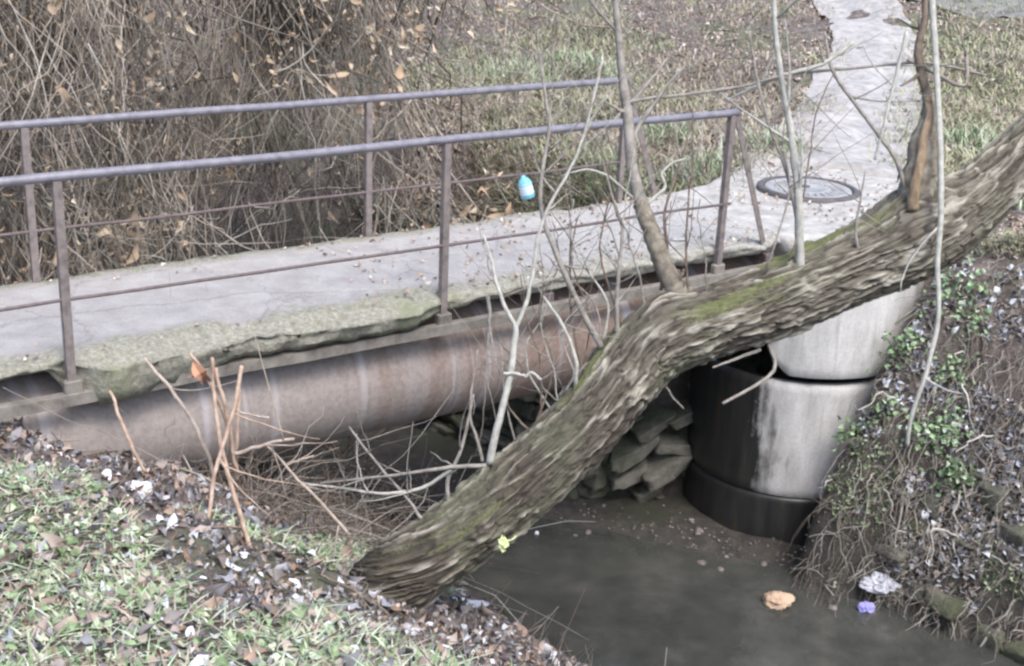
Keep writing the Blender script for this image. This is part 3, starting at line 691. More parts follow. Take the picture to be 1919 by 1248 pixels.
px_branch([(1425, 655, 7.15), (1380, 672, 7.1), (1335, 688, 7.05)], 8, 4, M['twig_grey'], tree, 'twig', seed=15)
px_branch([(1440, 640, 7.15), (1452, 690, 7.1), (1420, 720, 7.05), (1355, 756, 7.0)], 8, 6, M['twig_grey'], tree, 'twig', seed=16)
px_branch([(1240, 700, 7.1), (1255, 735, 7.1), (1280, 765, 7.1)], 5, 3, M['twig_grey'], tree, 'twig', seed=17)
px_branch([(1545, 60, 7.2), (1560, 130, 7.2), (1600, 190, 7.2), (1645, 250, 7.2), (1680, 300, 7.2), (1700, 370, 7.25)], 6, 10, M['twig_grey'], tree, 'twig', seed=18, side=3)
px_branch([(1360, 190, 7.2), (1410, 165, 7.2), (1470, 140, 7.2), (1540, 120, 7.2), (1600, 80, 7.2)], 6, 9, M['twig_pale'], tree, 'twig', seed=19, side=3)
px_branch([(1700, 110, 7.25), (1740, 130, 7.25), (1800, 160, 7.25), (1813, 140, 7.25), (1810, 90, 7.25)], 8, 7, M['twig_grey'], tree, 'twig', seed=20, side=2)
px_branch([(1640, 300, 7.2), (1665, 200, 7.2), (1680, 140, 7.2), (1700, 60, 7.2)], 5, 8, M['twig_pale'], tree, 'twig', seed=22, side=2)
px_branch([(1740, -120, 7.2), (1757, 160, 7.15), (1763, 280, 7.1), (1764, 400, 7.05), (1758, 500, 7.05), (1759, 600, 7.05), (1738, 690, 7.05), (1710, 775, 7.1), (1700, 835, 7.15)], 13, 8, M['twig_pale'], tree, 'twig', seed=21, side=2)
px_branch([(1610, 480, 7.15), (1605, 440, 7.1), (1612, 380, 7.1), (1622, 320, 7.1)], 7, 3, M['twig_grey'], tree, 'twig', seed=23, side=4)
px_branch([(1240, 545, 7.05), (1250, 470, 7.0), (1246, 400, 7.0), (1262, 345, 7.0), (1290, 260, 7.0)], 8, 4, M['twig_brown'], tree, 'twig', seed=24, side=3)
px_branch([(795, 980, 6.85), (760, 930, 6.9), (700, 860, 6.95), (655, 800, 7.0)], 7, 4, M['twig_grey'], tree, 'twig', seed=25, side=3)
px_branch([(912, 872, 6.85), (840, 876, 6.85), (770, 886, 6.85), (700, 895, 6.9), (600, 905, 6.95)], 9, 4, M['twig_grey'], tree, 'twig', seed=26, side=5)
px_branch([(845, 880, 6.87), (790, 915, 6.9), (720, 925, 6.9), (640, 915, 7.0), (560, 905, 7.05)], 8, 4, M['twig_pale'], tree, 'twig', seed=27, side=5)
px_branch([(842, 945, 6.87), (840, 900, 6.87), (862, 850, 6.87), (878, 790, 6.87), (888, 740, 6.87)], 9, 5, M['twig_grey'], tree, 'twig', seed=28, side=3)
px_branch([(905, 865, 6.87), (893, 820, 6.87), (882, 770, 6.87), (896, 655, 6.87)], 7, 4, M['twig_grey'], tree, 'twig', seed=29, side=2)
px_branch([(915, 555, 6.8), (918, 600, 6.8), (912, 660, 6.8), (905, 705, 6.8)], 8, 3, M['twig_grey'], tree, 'twig', seed=30, side=5)

twr = random.Random(77)
for q in range(20):
    u0 = twr.choice([twr.uniform(955, 1130), twr.uniform(1130, 1480)]); v0 = float(np.interp(u0, [955, 1030, 1130, 1215, 1300, 1480], [845, 775, 665, 600, 560, 480]))
    dx = twr.uniform(-90, 90); hgt = twr.uniform(120, 420); k1 = twr.uniform(-40, 40)
    px_branch([(u0, v0+10, 7.05), (u0+dx*.2+k1, v0-hgt*.35, 7.0), (u0+dx*.6-k1*.5, v0-hgt*.7, 6.95), (u0+dx, v0-hgt, 6.9)], twr.uniform(3, 6), 2, M[twr.choice(['twig_grey', 'twig_pale', 'twig_brown'])], tree, 'twig', seed=400+q, side=4, k=5, wob=1.4)
# ------------------------------------------------------------------ scatter tools
def leaves(mb, P, size, up=(0, 0, 1), flat=.5, aspect=.6):
    """folded two-quad leaves at P (N x 3)"""
    Nn = len(P); s = size*(.6+.8*rg.random(Nn))
    up = np.broadcast_to(np.asarray(up, float), (Nn, 3))
    n_ = up+flat*rg.normal(size=(Nn, 3)); n_ /= np.linalg.norm(n_, axis=1)[:, None]
    a_ = np.cross(n_, rg.normal(size=(Nn, 3))); a_ /= np.linalg.norm(a_, axis=1)[:, None]; b_ = np.cross(n_, a_)
    s = s[:, None]; fold = (rg.random((Nn, 1))*1.3-.2)*s*.4; curl = rg.normal(size=(Nn, 1))*.38*s
    w_ = s*aspect*.5*(.8+.4*rg.random((Nn, 1))); skew = rg.normal(size=(Nn, 1))*.12
    L_, M2, R_ = [], [], []
    for t, f in ((.2, .55+.3*rg.random((Nn, 1))), (.45, .8+.4*rg.random((Nn, 1))), (.74, .3+.5*rg.random((Nn, 1)))):
        m_ = P+a_*s*(t-.5)+n_*curl*(4*t*(1-t)-.6)+b_*s*skew*t*t
        M2.append(m_); L_.append(m_+b_*w_*f+n_*fold*f+a_*s*.07*rg.normal(size=(Nn, 1))); R_.append(m_-b_*w_*f*(.7+.5*rg.random((Nn, 1)))+n_*fold*f*.7+a_*s*.07*rg.normal(size=(Nn, 1)))
    base = P-a_*s*.5-n_*curl*.6; tip = P+a_*s*.5-n_*curl*.6+b_*s*skew
    V = np.stack([base]+L_+M2+R_+[tip], 1).reshape(-1, 3); o = np.arange(Nn)[:, None]*11
    mb.add(V, [np.concatenate([o+np.array([[1, 4, 5, 2]]), o+np.array([[2, 5, 6, 3]]), o+np.array([[4, 7, 8, 5]]), o+np.array([[5, 8, 9, 6]])]), np.concatenate([o+np.array([[0, 4, 1]]), o+np.array([[0, 7, 4]]), o+np.array([[3, 6, 10]]), o+np.array([[6, 9, 10]])])])
def blades(mb, P, ln, wd, lean=.5, up=(0, 0, 1)):
    Nn = len(P); l = ln*(.5+rg.random(Nn))[:, None]; d = rg.normal(size=(Nn, 3)); d[:, 2] = 0; d /= np.linalg.norm(d, axis=1)[:, None]+1e-9
    sd_ = np.cross(d, (0, 0, 1.)); ln_ = (lean*(.3+rg.random(Nn)))[:, None]; w_ = wd*(.6+.8*rg.random(Nn))[:, None]
    rows_ = []
    for t, f in ((0, 1.), (.35, 1.), (.7, .7), (1, .08)):
        c_ = P+np.array([0, 0, 1.])*l*t*(1-.35*ln_*t)+d*l*ln_*t*t*1.3
        rows_ += [c_-sd_*w_*f*.5, c_+sd_*w_*f*.5]
    V = np.stack(rows_, 1).reshape(-1, 3); o = np.arange(Nn)[:, None]*8
    mb.add(V, np.concatenate([o+np.array([[0, 1, 3, 2]]), o+np.array([[2, 3, 5, 4]]), o+np.array([[4, 5, 7, 6]])]))
def hitmap(u0, u1, v0, v1, n_, dmin=3., dmax=60.):
    """random ground points seen in a part of the view (vectorised)"""
    u = rg.uniform(u0, u1, n_); v = rg.uniform(v0, v1, n_)
    r = FWD+RT*((u-960)/F_PX)[:, None]-UP*((v-624)/F_PX)[:, None]
    ds_ = dmin*(dmax/dmin)**np.linspace(0, 1, 260); out = np.full(n_, np.nan); prev = np.full(n_, dmin)
    done = np.zeros(n_, bool)
    for d_ in ds_:
        P = CAM+r*d_; q = P-O; h_ = height(q@D, q@N); new = (~done) & (P[:, 2] < h_)
        out[new] = d_*.992; done |= new
    ok = done; P = CAM+r[ok]*out[ok][:, None]; q = P-O; P[:, 2] = height(q@D, q@N)
    return P
def sw_arr(P): q = P-O; return q@D, q@N
def footprint_ok(P, m_=.0):
    s, w = sw_arr(P); return ~((w > -.2-m_) & (w < 1.6+m_) & (s > -6) & (s < 8.4)) & (P[:, 2] > WATER+.01)
def on_path(P):
    s, w = sw_arr(P); rr = .22+.62*rg.random(len(P)); c_ = np.interp(s, [7.9, 8.9, 10.3, 12.2, 14.4, 17, 20], [1.35, 2.15, 3.3, 4.8, 6.6, 9.5, 14]); return (np.abs(w-c_) < rr) & (s > 7.8)

def area(s0, s1, w0, w1, n_):
    s = rg.uniform(s0, s1, n_); w = rg.uniform(w0, w1, n_); return Wn(s, w, height(s, w))

# left bank leaf litter, pebbles, grass
P = area(-3.2, 3.5, -5.2, .3, 24000); P = P[footprint_ok(P, -.3)]; s, w = sw_arr(P)
P = P[fbm(P[:, 0]*1.2, P[:, 1]*1.2, 0, 3, 3) > -.32]; P[:, 2] += .012
mb = MB(); leaves(mb, P, .042, flat=.9); leaves(mb, P[::9]+np.array([0, 0, .015]), .08, flat=.8, aspect=.55); mb.top('leaf_litter', M['litter_left'], 'brown and grey fallen leaves and scraps covering the bank at lower left', 'leaves', kind='stuff', smooth=True)
P = area(-3.6, 1.6, -6, -.6, 30000); s, w = sw_arr(P)
g = fbm(s*1.4, w*1.4, 0, 3, 66)+.36*sstep(.6, -.9, s+.28*(w+2.5))-.10+.22*np.exp(-((s-.55)/.5)**2-((w+3.1)/.5)**2)
P = P[(g > .12) & footprint_ok(P)]
mb = MB(); blades(mb, P, .055, .008, 1.7); leaves(mb, P[::3]+np.array([0, 0, .025]), .045, flat=.8, aspect=.75)
mb.top('grass', M['grass'], 'short green grass and weeds on the bank at lower left', 'grass', kind='stuff', smooth=False)
P0 = area(-3, 2.6, -5, .1, 1500); P0 = P0[footprint_ok(P0, -.3)]; n_ = len(P0); d_ = rg.normal(size=(n_, 3)); d_[:, 2] = np.abs(d_[:, 2])*.25; d_ /= np.linalg.norm(d_, axis=1)[:, None]; l = rg.uniform(.06, .35, n_); t = np.linspace(0, 1, 6)
P = P0[:, None]+np.array([0, 0, .02])+d_[:, None]*(l[:, None]*t)[..., None]+rg.normal(size=(n_, 1, 3))*.15*(l[:, None]*t*t)[..., None]
mb = MB(); tubes(mb, P, rg.uniform(.0012, .0035, n_)[:, None]*(1-.5*t), 3); mb.top('litter_twigs', M['near_brush'], 'thin twigs and stalks strewn through the leaf litter at lower left', 'twigs', kind='stuff')
# right-hand far slope
P = hitmap(760, 1960, -60, 470, 26000, 8, 60); s, w = sw_arr(P)
P = P[footprint_ok(P) & (s > 3) & ~(on_path(P) & (rg.random(len(P)) > .22))]; P[:, 2] += .012
mb = MB(); leaves(mb, P, .07, flat=.6); mb.top('fallen_leaves', M['litter_far'], 'pinkish brown fallen leaves on the slope beyond the footbridge', 'leaves', kind='stuff', smooth=True)
P = hitmap(760, 1960, -60, 470, 42000, 8, 60); s, w = sw_arr(P); g = fbm(s*.55, w*.55, 0, 3, 99)
P = P[footprint_ok(P) & (s > 3) & ~on_path(P) & (g > .02)]
mb = MB(); blades(mb, P, .13, .014, .8)
mb.top('grass_slope', M['grass_far'], 'patchy yellow green grass on the slope beyond the footbridge', 'grass', kind='stuff', smooth=False)
P = hitmap(760, 1960, -60, 470, 26000, 8, 60); s, w = sw_arr(P); P = P[footprint_ok(P) & (s > 3) & ~on_path(P) & (fbm(s*.8, w*.8, 0, 3, 40) > -.12)]
M['straw'] = islands('straw', even([(.46, .40, .31), (.36, .30, .22), (.54, .49, .40), (.28, .23, .17), (.42, .39, .27)]))
mb = MB(); blades(mb, P, .16, .010, 1.1); mb.top('dry_grass', M['straw'], 'matted straw coloured dead grass on the slope beyond the footbridge', 'grass', kind='stuff')
P0 = hitmap(760, 1480, -40, 410, 3600, 8, 22); s, w = sw_arr(P0); P0 = P0[footprint_ok(P0) & (s > 3) & ~on_path(P0)]; n_ = len(P0)
d_ = rg.normal(size=(n_, 3)); d_[:, 2] = np.abs(d_[:, 2])+.3; d_ /= np.linalg.norm(d_, axis=1)[:, None]; l = rg.uniform(.1, .9, n_)**1.3; t = np.linspace(0, 1, 8)
P = P0[:, None]+d_[:, None]*(l[:, None]*t)[..., None]+rg.normal(size=(n_, 1, 3))*.3*(l[:, None]*t*t)[..., None]
mb = MB(); tubes(mb, P, rg.uniform(.002, .006, n_)[:, None]*(1-.6*t), 3); mb.top('fallen_twigs', M['bank_stems'], 'pale twigs strewn over the leafy slope beyond the deck', 'brushwood', kind='stuff')
mb = MB()
for (u, v, n_, r_) in ((1125, 345, 900, .42), (1310, 335, 500, .32), (1248, 262, 300, .35), (1450, 280, 300, .3), (1825, 275, 500, .5), (1895, 380, 350, .35), (1100, 130, 500, .8), (960, 140, 400, .7)):
    c_ = hit(u, v, 8); P = c_+rg.normal(size=(n_, 3))*r_*.5; P[:, 2] = height(*sw_arr(P)); P = P[footprint_ok(P)]; blades(mb, P, .2, .014, .6); leaves(mb, P[::3]+np.array([0, 0, .08]), .06, flat=.9)
mb.top('tall_grass', M['grass'], 'bright green grass tufts scattered on the slope beyond the footbridge', 'grass', kind='stuff', smooth=False)
P = np.concatenate([Wn(*(lambda a_, b_: (a_, b_, np.full(len(a_), .012)))(rg.uniform(2.2, 5.7, 420), rg.beta(.6, .6, 420)*1.44+.03)), Wn(*(lambda a_, b_: (a_, b_, np.full(len(a_), .012)))(rg.uniform(-3, 2.4, 90), rg.beta(.4, .4, 90)*1.4+.04))])
r_ = np.sqrt(rg.random(420))*1.05; a_ = rg.random(420)*6.28; q = np.stack([7.1+r_*np.cos(a_), .85+r_*np.sin(a_)], -1); q = q[(np.hypot(q[:, 0]-MC[0], q[:, 1]-MC[1]) > .5) & (q[:, 0] < 7.9)]
P = np.concatenate([P, Wn(q[:, 0], q[:, 1], np.full(len(q), .022))])
mb = MB(); leaves(mb, P, .035, flat=.5, aspect=.7); mb.top('deck_litter', M['litter_far'], 'small dry leaves and crumbs of concrete lying on the deck and slab', 'leaves', kind='stuff')
# right bank litter
P = hitmap(1480, 1960, 430, 1290, 9000, 6, 20); s, w = sw_arr(P); P = P[footprint_ok(P, -.15) & (s > 5) & (fbm(s*2, w*2, P[:, 2]*2, 3, 5) > -.08+.12*(-P[:, 2]-1))]; P[:, 2] += .012
mb = MB(); leaves(mb, P, .065, (-.5, -.5, .6), flat=.9); mb.top('bank_litter', M['litter_right'], 'grey and black wet leaves and scraps on the steep bank at right', 'leaves', kind='stuff', smooth=True)

# ------------------------------------------------------------------ thicket behind the bridge
def hollow(s, w, z): return fbm(s*.9+3, z*1.1, w*.15, 2, 314)-.5*np.exp(-((s-1.35)/.8)**2-((z-.75)/.38)**2)-.45*np.exp(-((s-.7)/.8)**2-((z-.05)/.3)**2)-.3*np.exp(-((s-3.0)/.5)**2-((z-.2)/.7)**2)
def stems_hang(n_, s0, s1, w0, w1, zlo, zhi, lmin, lmax, r0, r1, M_=9, curl=.35, down=.8):
    s = rg.uniform(s0, s1, n_); w = rg.uniform(w0, w1, n_)
    P0 = Wn(s, w, 0*s); h0 = height(s, w); z0 = rg.uniform(zlo, zhi, n_)
    P0[:, 2] = np.maximum(z0, h0+.1)
    dirn = rg.normal(size=(n_, 3)); dirn[:, 2] = -down*2+rg.normal(size=n_)*.7; dirn /= np.linalg.norm(dirn, axis=1)[:, None]
    l = rg.uniform(lmin, lmax, n_); zm = P0[:, 2]-.35*l*down; ok_ = ~((hollow(s, w, zm) < -.06) & (w < 8) & (rg.random(n_) < .985)); s, w, P0, h0, z0, dirn, l = s[ok_], w[ok_], P0[ok_], h0[ok_], z0[ok_], dirn[ok_], l[ok_]; n_ = len(s); bend = rg.normal(size=(n_, 3))*curl; t = np.linspace(0, 1, M_)
    wob = np.stack([fbm(t[None]*3+rg.uniform(0, 99, n_)[:, None], q*7.7, 0, 3, q) for q in range(3)], -1)
    P = P0[:, None]+dirn[:, None]*(l[:, None]*t)[..., None]+bend[:, None]*(l[:, None]*t*t)[..., None]+.22*l[:, None, None]*wob*t[None, :, None]
    R_ = rg.uniform(r0, r1, n_)[:, None]*(1-.6*t)
    return P, R_
mb = MB()
# upright and arching stems from the ground, then hanging dry vines
for (n_, s0, s1, w0, w1, zl, zh, a_, b_, r0, r1, cu, dn) in (
        (4200, -3.2, 3.6, 2.3, 3.6, -.4, 2.4, .5, 1.5, .0025, .0065, .22, 1.3),
        (3400, -3.2, 4.8, 3.4, 5.2, -.6, 2.9, .6, 1.7, .003, .0075, .22, 1.3),
        (2200, -2.5, 6.2, 5.0, 8.5, .0, 4.6, .8, 2.2, .004, .010, .3, .8),
        (1500, 0.0, 4.3, 2.4, 4.2, -.9, 1.2, .4, 1.1, .0025, .006, .5, .4),
        (900, 0.5, 9.5, 8.5, 14, .5, 4.6, .8, 2.4, .006, .014, .3, .6),
        (260, -3.2, 4.2, 2.3, 4.0, .4, 2.6, .7, 1.8, .007, .013, .5, .5),
        (1300, 1.2, 4.8, 3.0, 4.6, .6, 2.9, .7, 2.0, .004, .012, .10, 1.6),
        (500, 4.0, 5.6, 3.2, 5.6, -.8, 1.3, .4, 1.2, .003, .008, .4, .3)):
    P, R_ = stems_hang(n_, s0, s1, w0, w1, zl, zh, a_, b_, r0, r1, 9, cu, dn); tubes(mb, P, R_)
mb.top('dry_thicket', M['brush'], 'dense tangle of dry brown hanging stems behind the left half of the footbridge', 'thicket', kind='stuff')
mb = MB(); n_ = 26000
s = rg.uniform(-3.2, 5.2, n_); w = rg.uniform(2.3, 6.5, n_); z = rg.uniform(-.7, 3.4, n_); P = Wn(s, w, np.maximum(z, height(s, w)+.05))
hol = hollow(s, w, P[:, 2])
P = P[(fbm(P[:, 0]*1.5, P[:, 1]*1.5, P[:, 2]*1.5, 3, 7) > -.03) & (hol > -.04)]
leaves(mb, P, .075, (0, -1, .2), flat=1.2, aspect=.45); leaves(mb, P[::9]+.03, .15, (0, -1, .2), flat=.8, aspect=.4); mb.top('withered_leaves', M['brush_leaf'], 'withered brown leaves caught in the thicket behind the footbridge', 'leaves', kind='stuff', smooth=True)
# earth bank behind the thicket is part of the ground; separate bare shrubs stand in it
def shrub(pts_root, n_st, h_, label, seed, mat, spread=.5):
    c_ = pts_root; e_ = empty('bare_shrub', c_, label, 'shrub', 'bare shrubs in the thicket')
    rr_ = random.Random(seed)
    for q in range(n_st):
        mb = MB(); d_ = np.array([rr_.gauss(0, spread), rr_.gauss(0, spread*.5), 1.0]); l = h_*rr_.uniform(.7, 1.1); t = np.linspace(0, 1, 22)
        C = c_+np.outer(t, d_)*l+np.outer(t**2, [rr_.gauss(0, .35), rr_.gauss(0, .2), -.15])*l+.06*np.stack([fbm(t*4+seed, q*3.1+z_*5, 0, 3, seed) for z_ in range(3)], -1)*t[:, None]*2
        r_ = rr_.uniform(.012, .024); tube(mb, C, r_*(1-.75*t), 6)
        for b_ in range(9):
            i0 = rr_.randrange(5, 20); dv = np.array([rr_.gauss(0, 1), rr_.gauss(0, .7), rr_.uniform(-.2, 1)]); dv /= np.linalg.norm(dv); ll = rr_.uniform(.25, .7); tt = np.linspace(0, 1, 9)
            Cb = C[i0]+np.outer(tt, dv)*ll+np.outer(tt**2, [rr_.gauss(0, .2), 0, -.25])*ll+.03*np.stack([fbm(tt*5, b_*3.1+z_, 0, 2, seed+b_) for z_ in range(3)], -1)
            tube(mb, Cb, r_*.45*(1-.7*tt), 4)
        mb.build('stem', mat, e_)
for q, (s, w, h_, mt, lb) in enumerate((
        (-1.4, 2.9, 2.6, 'twig_grey', 'bare grey shrub in the thicket behind the left end of the handrail'),
        (.3, 3.2, 2.8, 'twig_grey', 'bare shrub with crossing stems behind the first posts of the railing'),
        (1.5, 2.8, 2.4, 'twig_pale', 'pale many-stemmed shrub arching over the dark hollow in the thicket'),
        (2.6, 3.6, 3.0, 'twig_brown', 'dark brown shrub in the thicket just behind the middle railing post'),
        (3.6, 3.4, 2.3, 'twig_brown', 'low brown shrub at the right end of the thicket near the blue bottle'),
        (.2, 5.5, 3.6, 'twig_grey', 'tall grey shrub at the back of the thicket, top left'),
        (3.5, 6.8, 3.6, 'twig_brown', 'tall brown shrub at the back of the thicket, above its right end'))):
    shrub(on_ground(s, w, -.03), 5, h_, lb, 100+q, M[mt])

# brush on the near bank under the pipe
mb = MB()
def near_brush(n_, s0, s1, w0, w1, l0, l1, r0, r1, upz=.7, dzx=0.):
    s = rg.uniform(s0, s1, n_); w = rg.uniform(w0, w1, n_); ok_ = ~((s > 2.1) & (w < .9)); s, w = s[ok_], w[ok_]; n_ = len(s); P0 = Wn(s, w, height(s, w)); d_ = rg.normal(size=(n_, 3)); d_[:, 2] = np.abs(d_[:, 2])*upz+.15; d_ /= np.linalg.norm(d_, axis=1)[:, None]
    l = rg.uniform(l0, l1, n_); t = np.linspace(0, 1, 9); bend = rg.normal(size=(n_, 3))*.3; bend[:, 2] = -rg.random(n_)*.6
    wob = np.stack([fbm(t[None]*3+rg.uniform(0, 99, n_)[:, None], q*7.7, 0, 3, q) for q in range(3)], -1)
    P = P0[:, None]+d_[:, None]*(l[:, None]*t)[..., None]+bend[:, None]*(l[:, None]*t*t)[..., None]+.2*l[:, None, None]*wob*t[None, :, None]
    tubes(mb, P, rg.uniform(r0, r1, n_)[:, None]*(1-.65*t), 3)
near_brush(450, .7, 1.9, -1.3, -.1, .25, .7, .0016, .0045)
near_brush(1500, 1.0, 3.3, -.2, 3.2, .3, .9, .002, .006)
near_brush(500, .8, 2.8, -.5, .1, .25, .7, .0016, .0045)
near_brush(80, .5, 1.1, -2.2, -1.2, .1, .3, .0012, .003)

mb.top('bank_brush', M['near_brush'], 'fine tangle of dead twigs on the near bank below the pipe', 'brushwood', kind='stuff')
mb = MB(); near_brush(400, .5, 3.2, -1.0, 2.4, .4, 1.3, .0022, .0065, .6)
mb.top('dead_branches', M['bank_stems'], 'pale dead branches arching over the near bank below the pipe', 'brushwood', kind='stuff')

# cut canes standing on the near bank
canes = [
 ([(272, 672, 6.9), (318, 728, 6.9), (358, 782, 6.9), (380, 830, 6.9), (402, 890, 7.0)], 9, 11, 'cane_grey', 'long slanting cane that starts highest at the left of the cut bunch'),
 ([(356, 662, 6.7), (375, 688, 6.7), (398, 725, 6.7), (425, 790, 6.8), (445, 860, 6.9)], 8, 9, 'cane', 'orange cane with a curled brown leaf near its tip'),
 ([(398, 668, 6.6), (404, 740, 6.6), (412, 820, 6.6), (432, 905, 6.6), (455, 975, 6.6), (476, 1048, 6.6)], 9, 12, 'cane', 'longest orange cane, reaching down to the leaf litter'),
 ([(404, 690, 6.55), (425, 770, 6.6), (440, 860, 6.7), (445, 900, 6.8)], 9, 9, 'cane', 'orange cane leaning left in the middle of the bunch'),
 ([(453, 685, 6.5), (440, 760, 6.5), (418, 835, 6.5), (402, 900, 6.5), (391, 973, 6.5)], 10, 10, 'cane', 'orange cane leaning right, its cut foot hanging in front of the bank'),
 ([(450, 690, 6.8), (447, 760, 6.8), (444, 830, 6.8), (442, 890, 6.9)], 8, 9, 'cane', 'upright cane at the right edge of the bunch'),
 ([(207, 732, 7.0), (222, 775, 7.0), (245, 830, 7.0), (272, 885, 7.05)], 8, 9, 'cane', 'single rust-tipped cane standing alone in front of the pipe at left'),
 ([(444, 768, 6.7), (470, 778, 6.7), (503, 783, 6.7)], 6, 6, 'cane_grey', 'short cane end pointing right from the bunch'),
 ([(440, 852, 6.8), (485, 836, 6.8), (520, 826, 6.8), (552, 822, 6.8)], 10, 8, 'cane_grey', 'pale stick lying almost level to the right of the bunch'),
 ([(500, 832, 6.9), (560, 900, 6.9), (600, 940, 6.9), (655, 1002, 6.9)], 6, 8, 'cane_grey', 'long thin stick slanting down right towards the tree foot'),
 ([(538, 872, 6.9), (560, 862, 6.9), (588, 855, 6.9)], 7, 5, 'cane_grey', 'short pale stick beside the level one'),
 ([(600, 1078, 6.5), (660, 1105, 6.45), (715, 1140, 6.4), (760, 1185, 6.35)], 8, 7, 'twig_brown', 'dark stick lying across the foot of the trunk'),
]
for q, (pts, w0, w1, mt, lb) in enumerate(canes):
    mb = MB(); px_branch(pts, w0*.78, w1*.78, None, seed=200+q, mb=mb, wob=.8, k=9, side=(2, 0, 3, 1, 2, 0, 0, 0, 3, 3, 1, 1)[q])
    o = mb.top('cut_cane' if q < 8 else 'stick', M[mt], lb, 'cane' if q < 8 else 'stick', 'cut canes on the near bank' if q < 8 else 'sticks on the near bank')
# curled leaf on a cane
mb = MB(); P = at(378, 703, 6.65)+rg.normal(size=(5, 3))*.018; leaves(mb, P, .09, (0, -1, 0), .8, .7)
M['orange_leaf'] = islands('orange_leaf', even([(.55, .33, .22), (.42, .23, .15)])); mb.top('withered_leaf', M['orange_leaf'], 'curled orange leaf clinging to a cut cane', 'leaf', smooth=False)

# ------------------------------------------------------------------ stones
def mk_stone(name, lo, hi, green):
    m, nt, b = new_mat(name); p = geo_pos(nt); g = nt.nodes.new('ShaderNodeNewGeometry')
    n1 = noise(nt, 7, 8, .7, p); n2 = noise(nt, 45, 6, .7, p)
    c_ = ramp(nt, n1, [(.3, lo), (.7, hi)]); c_ = mixc(nt, .5, c_, ramp(nt, g.outputs['Random Per Island'], [(0, (.5, .5, .5)), (1, (1.25, 1.2, 1.1))]), 'MULTIPLY')
    c_ = mixc(nt, maprange(nt, noise(nt, 2.5, 5, .6, p), .5-green, .72-green, 0, .75), c_, ramp(nt, n2, [(.3, (.03, .045, .018)), (.7, (.08, .10, .035))]))
    nt.links.new(c_, b.inputs['Base Color']); b.inputs['Roughness'].default_value = .8; bump(nt, b, mathn(nt, 'ADD', n1, n2), 1., .035); return m
M['stone'] = mk_stone('mossy_stone', (.09, .09, .078), (.30, .29, .25), .09); M['stone_pale'] = mk_stone('pale_stone', (.11, .112, .095), (.33, .32, .275), .05)
def rubble(w0, w1, z0, z1, label, seed, back=.06, lean=.35, lmax=.75):
    rr_ = random.Random(seed); mb = MB(); z = z0; q = 0
    while z < z1:
        h_ = rr_.uniform(.07, .17); w = w0+rr_.uniform(0, .15)
        while w < w1:
            l = rr_.uniform(.2, lmax); hh = h_*rr_.uniform(.8, 1.15); s = float(edge_r(np.clip(w, -8, 12)))+back+lean*(z-z0)+rr_.gauss(0, .07)
            rock(mb, W(s, w+l/2, z+h_/2+rr_.gauss(0, .02)), .16, l*.55, hh*.56, math.atan2(D[1], D[0])+rr_.gauss(0, .08), seed+q, rr_.gauss(0, .16), 12, .28)
            w += l*rr_.uniform(.95, 1.15); q += 1
        z += h_*.97
    return mb.top('stone_wall', M['stone'], label, 'wall')
rubble(.95, 4.6, -3.0, -.75, 'dark mossy rubble wall under the footbridge left of the round shaft', 300, -.05, .16)
rubble(-5.5, -1.05, -3.0, -1.9, 'mossy rubble facing at the foot of the right bank', 900, .10, .40, .42)
slabs = [((1238, 872), .30, .2, .085, .5, .35, 'pale angular stone slab jutting from the rubble wall beside the shaft'), ((1185, 835), .30, .2, .06, .3, .45, 'pale flat slab just above the jutting one'),
         ((1150, 795), .26, .18, .05, .3, .4, 'tilted slab close under the pipe, top of the loose pile'), ((1220, 790), .24, .18, .05, .4, .5, 'tilted slab between the trunk and the shaft top'), ((1175, 885), .22, .16, .06, .3, .45, 'tilted slab low in the pile, touching the trunk'), ((1100, 845), .22, .18, .06, .3, .4, 'tilted greenish slab half hidden behind the trunk'), ((1275, 775), .2, .16, .05, .3, .4, 'small tilted slab touching the dark shaft, highest of the pile'),
         ((1255, 830), .2, .16, .06, .2, -.1, 'small pale stone against the dark side of the shaft'), ((1120, 878), .22, .16, .08, .8, .2, 'greenish block low in the rubble wall behind the trunk'),
         ((1010, 800), .26, .2, .07, .2, .3, 'dull green slab high in the wall under the pipe'), ((1060, 900), .2, .15, .06, .4, 0, 'grey stone at the water edge behind the trunk')]
for q, ((u, v), a_, b_, c_, rt, tl, lb) in enumerate(slabs):
    mb = MB(); p = hit(u, v, 8); p = p-ray(u, v)*.12; rock(mb, p, a_*.85, b_, c_, rt, 500+q, tl, 14, .25)
    mb.top('loose_stone', M['stone_pale'] if q in (0, 1, 4, 7) else M['stone'], lb, 'stone', 'loose stone slabs under the footbridge')
# gravel and mud on the bar
mb = MB(); 
for q in range(900):
    w = rnd.uniform(-1.0, 3.5); s = 5.55-.72*min(max(w, -.4), 4)+rnd.gauss(.22, .25); z = float(height(s, w)); sz = rnd.uniform(.004, .014)*(1 if rnd.random() < .97 else 3)
    rock(mb, W(s, w, max(z, WATER-.05)+sz*.3), sz*1.3, sz, sz*.6, rnd.uniform(0, 6), q, 0, 4, .8)
mb.top('gravel', mottled('wet_gravel', [(.35, (.09, .08, .075)), (.65, (.24, .21, .20))], 12, .6), 'wet pinkish grey gravel along the mud bar beside the shaft', 'gravel', kind='stuff')

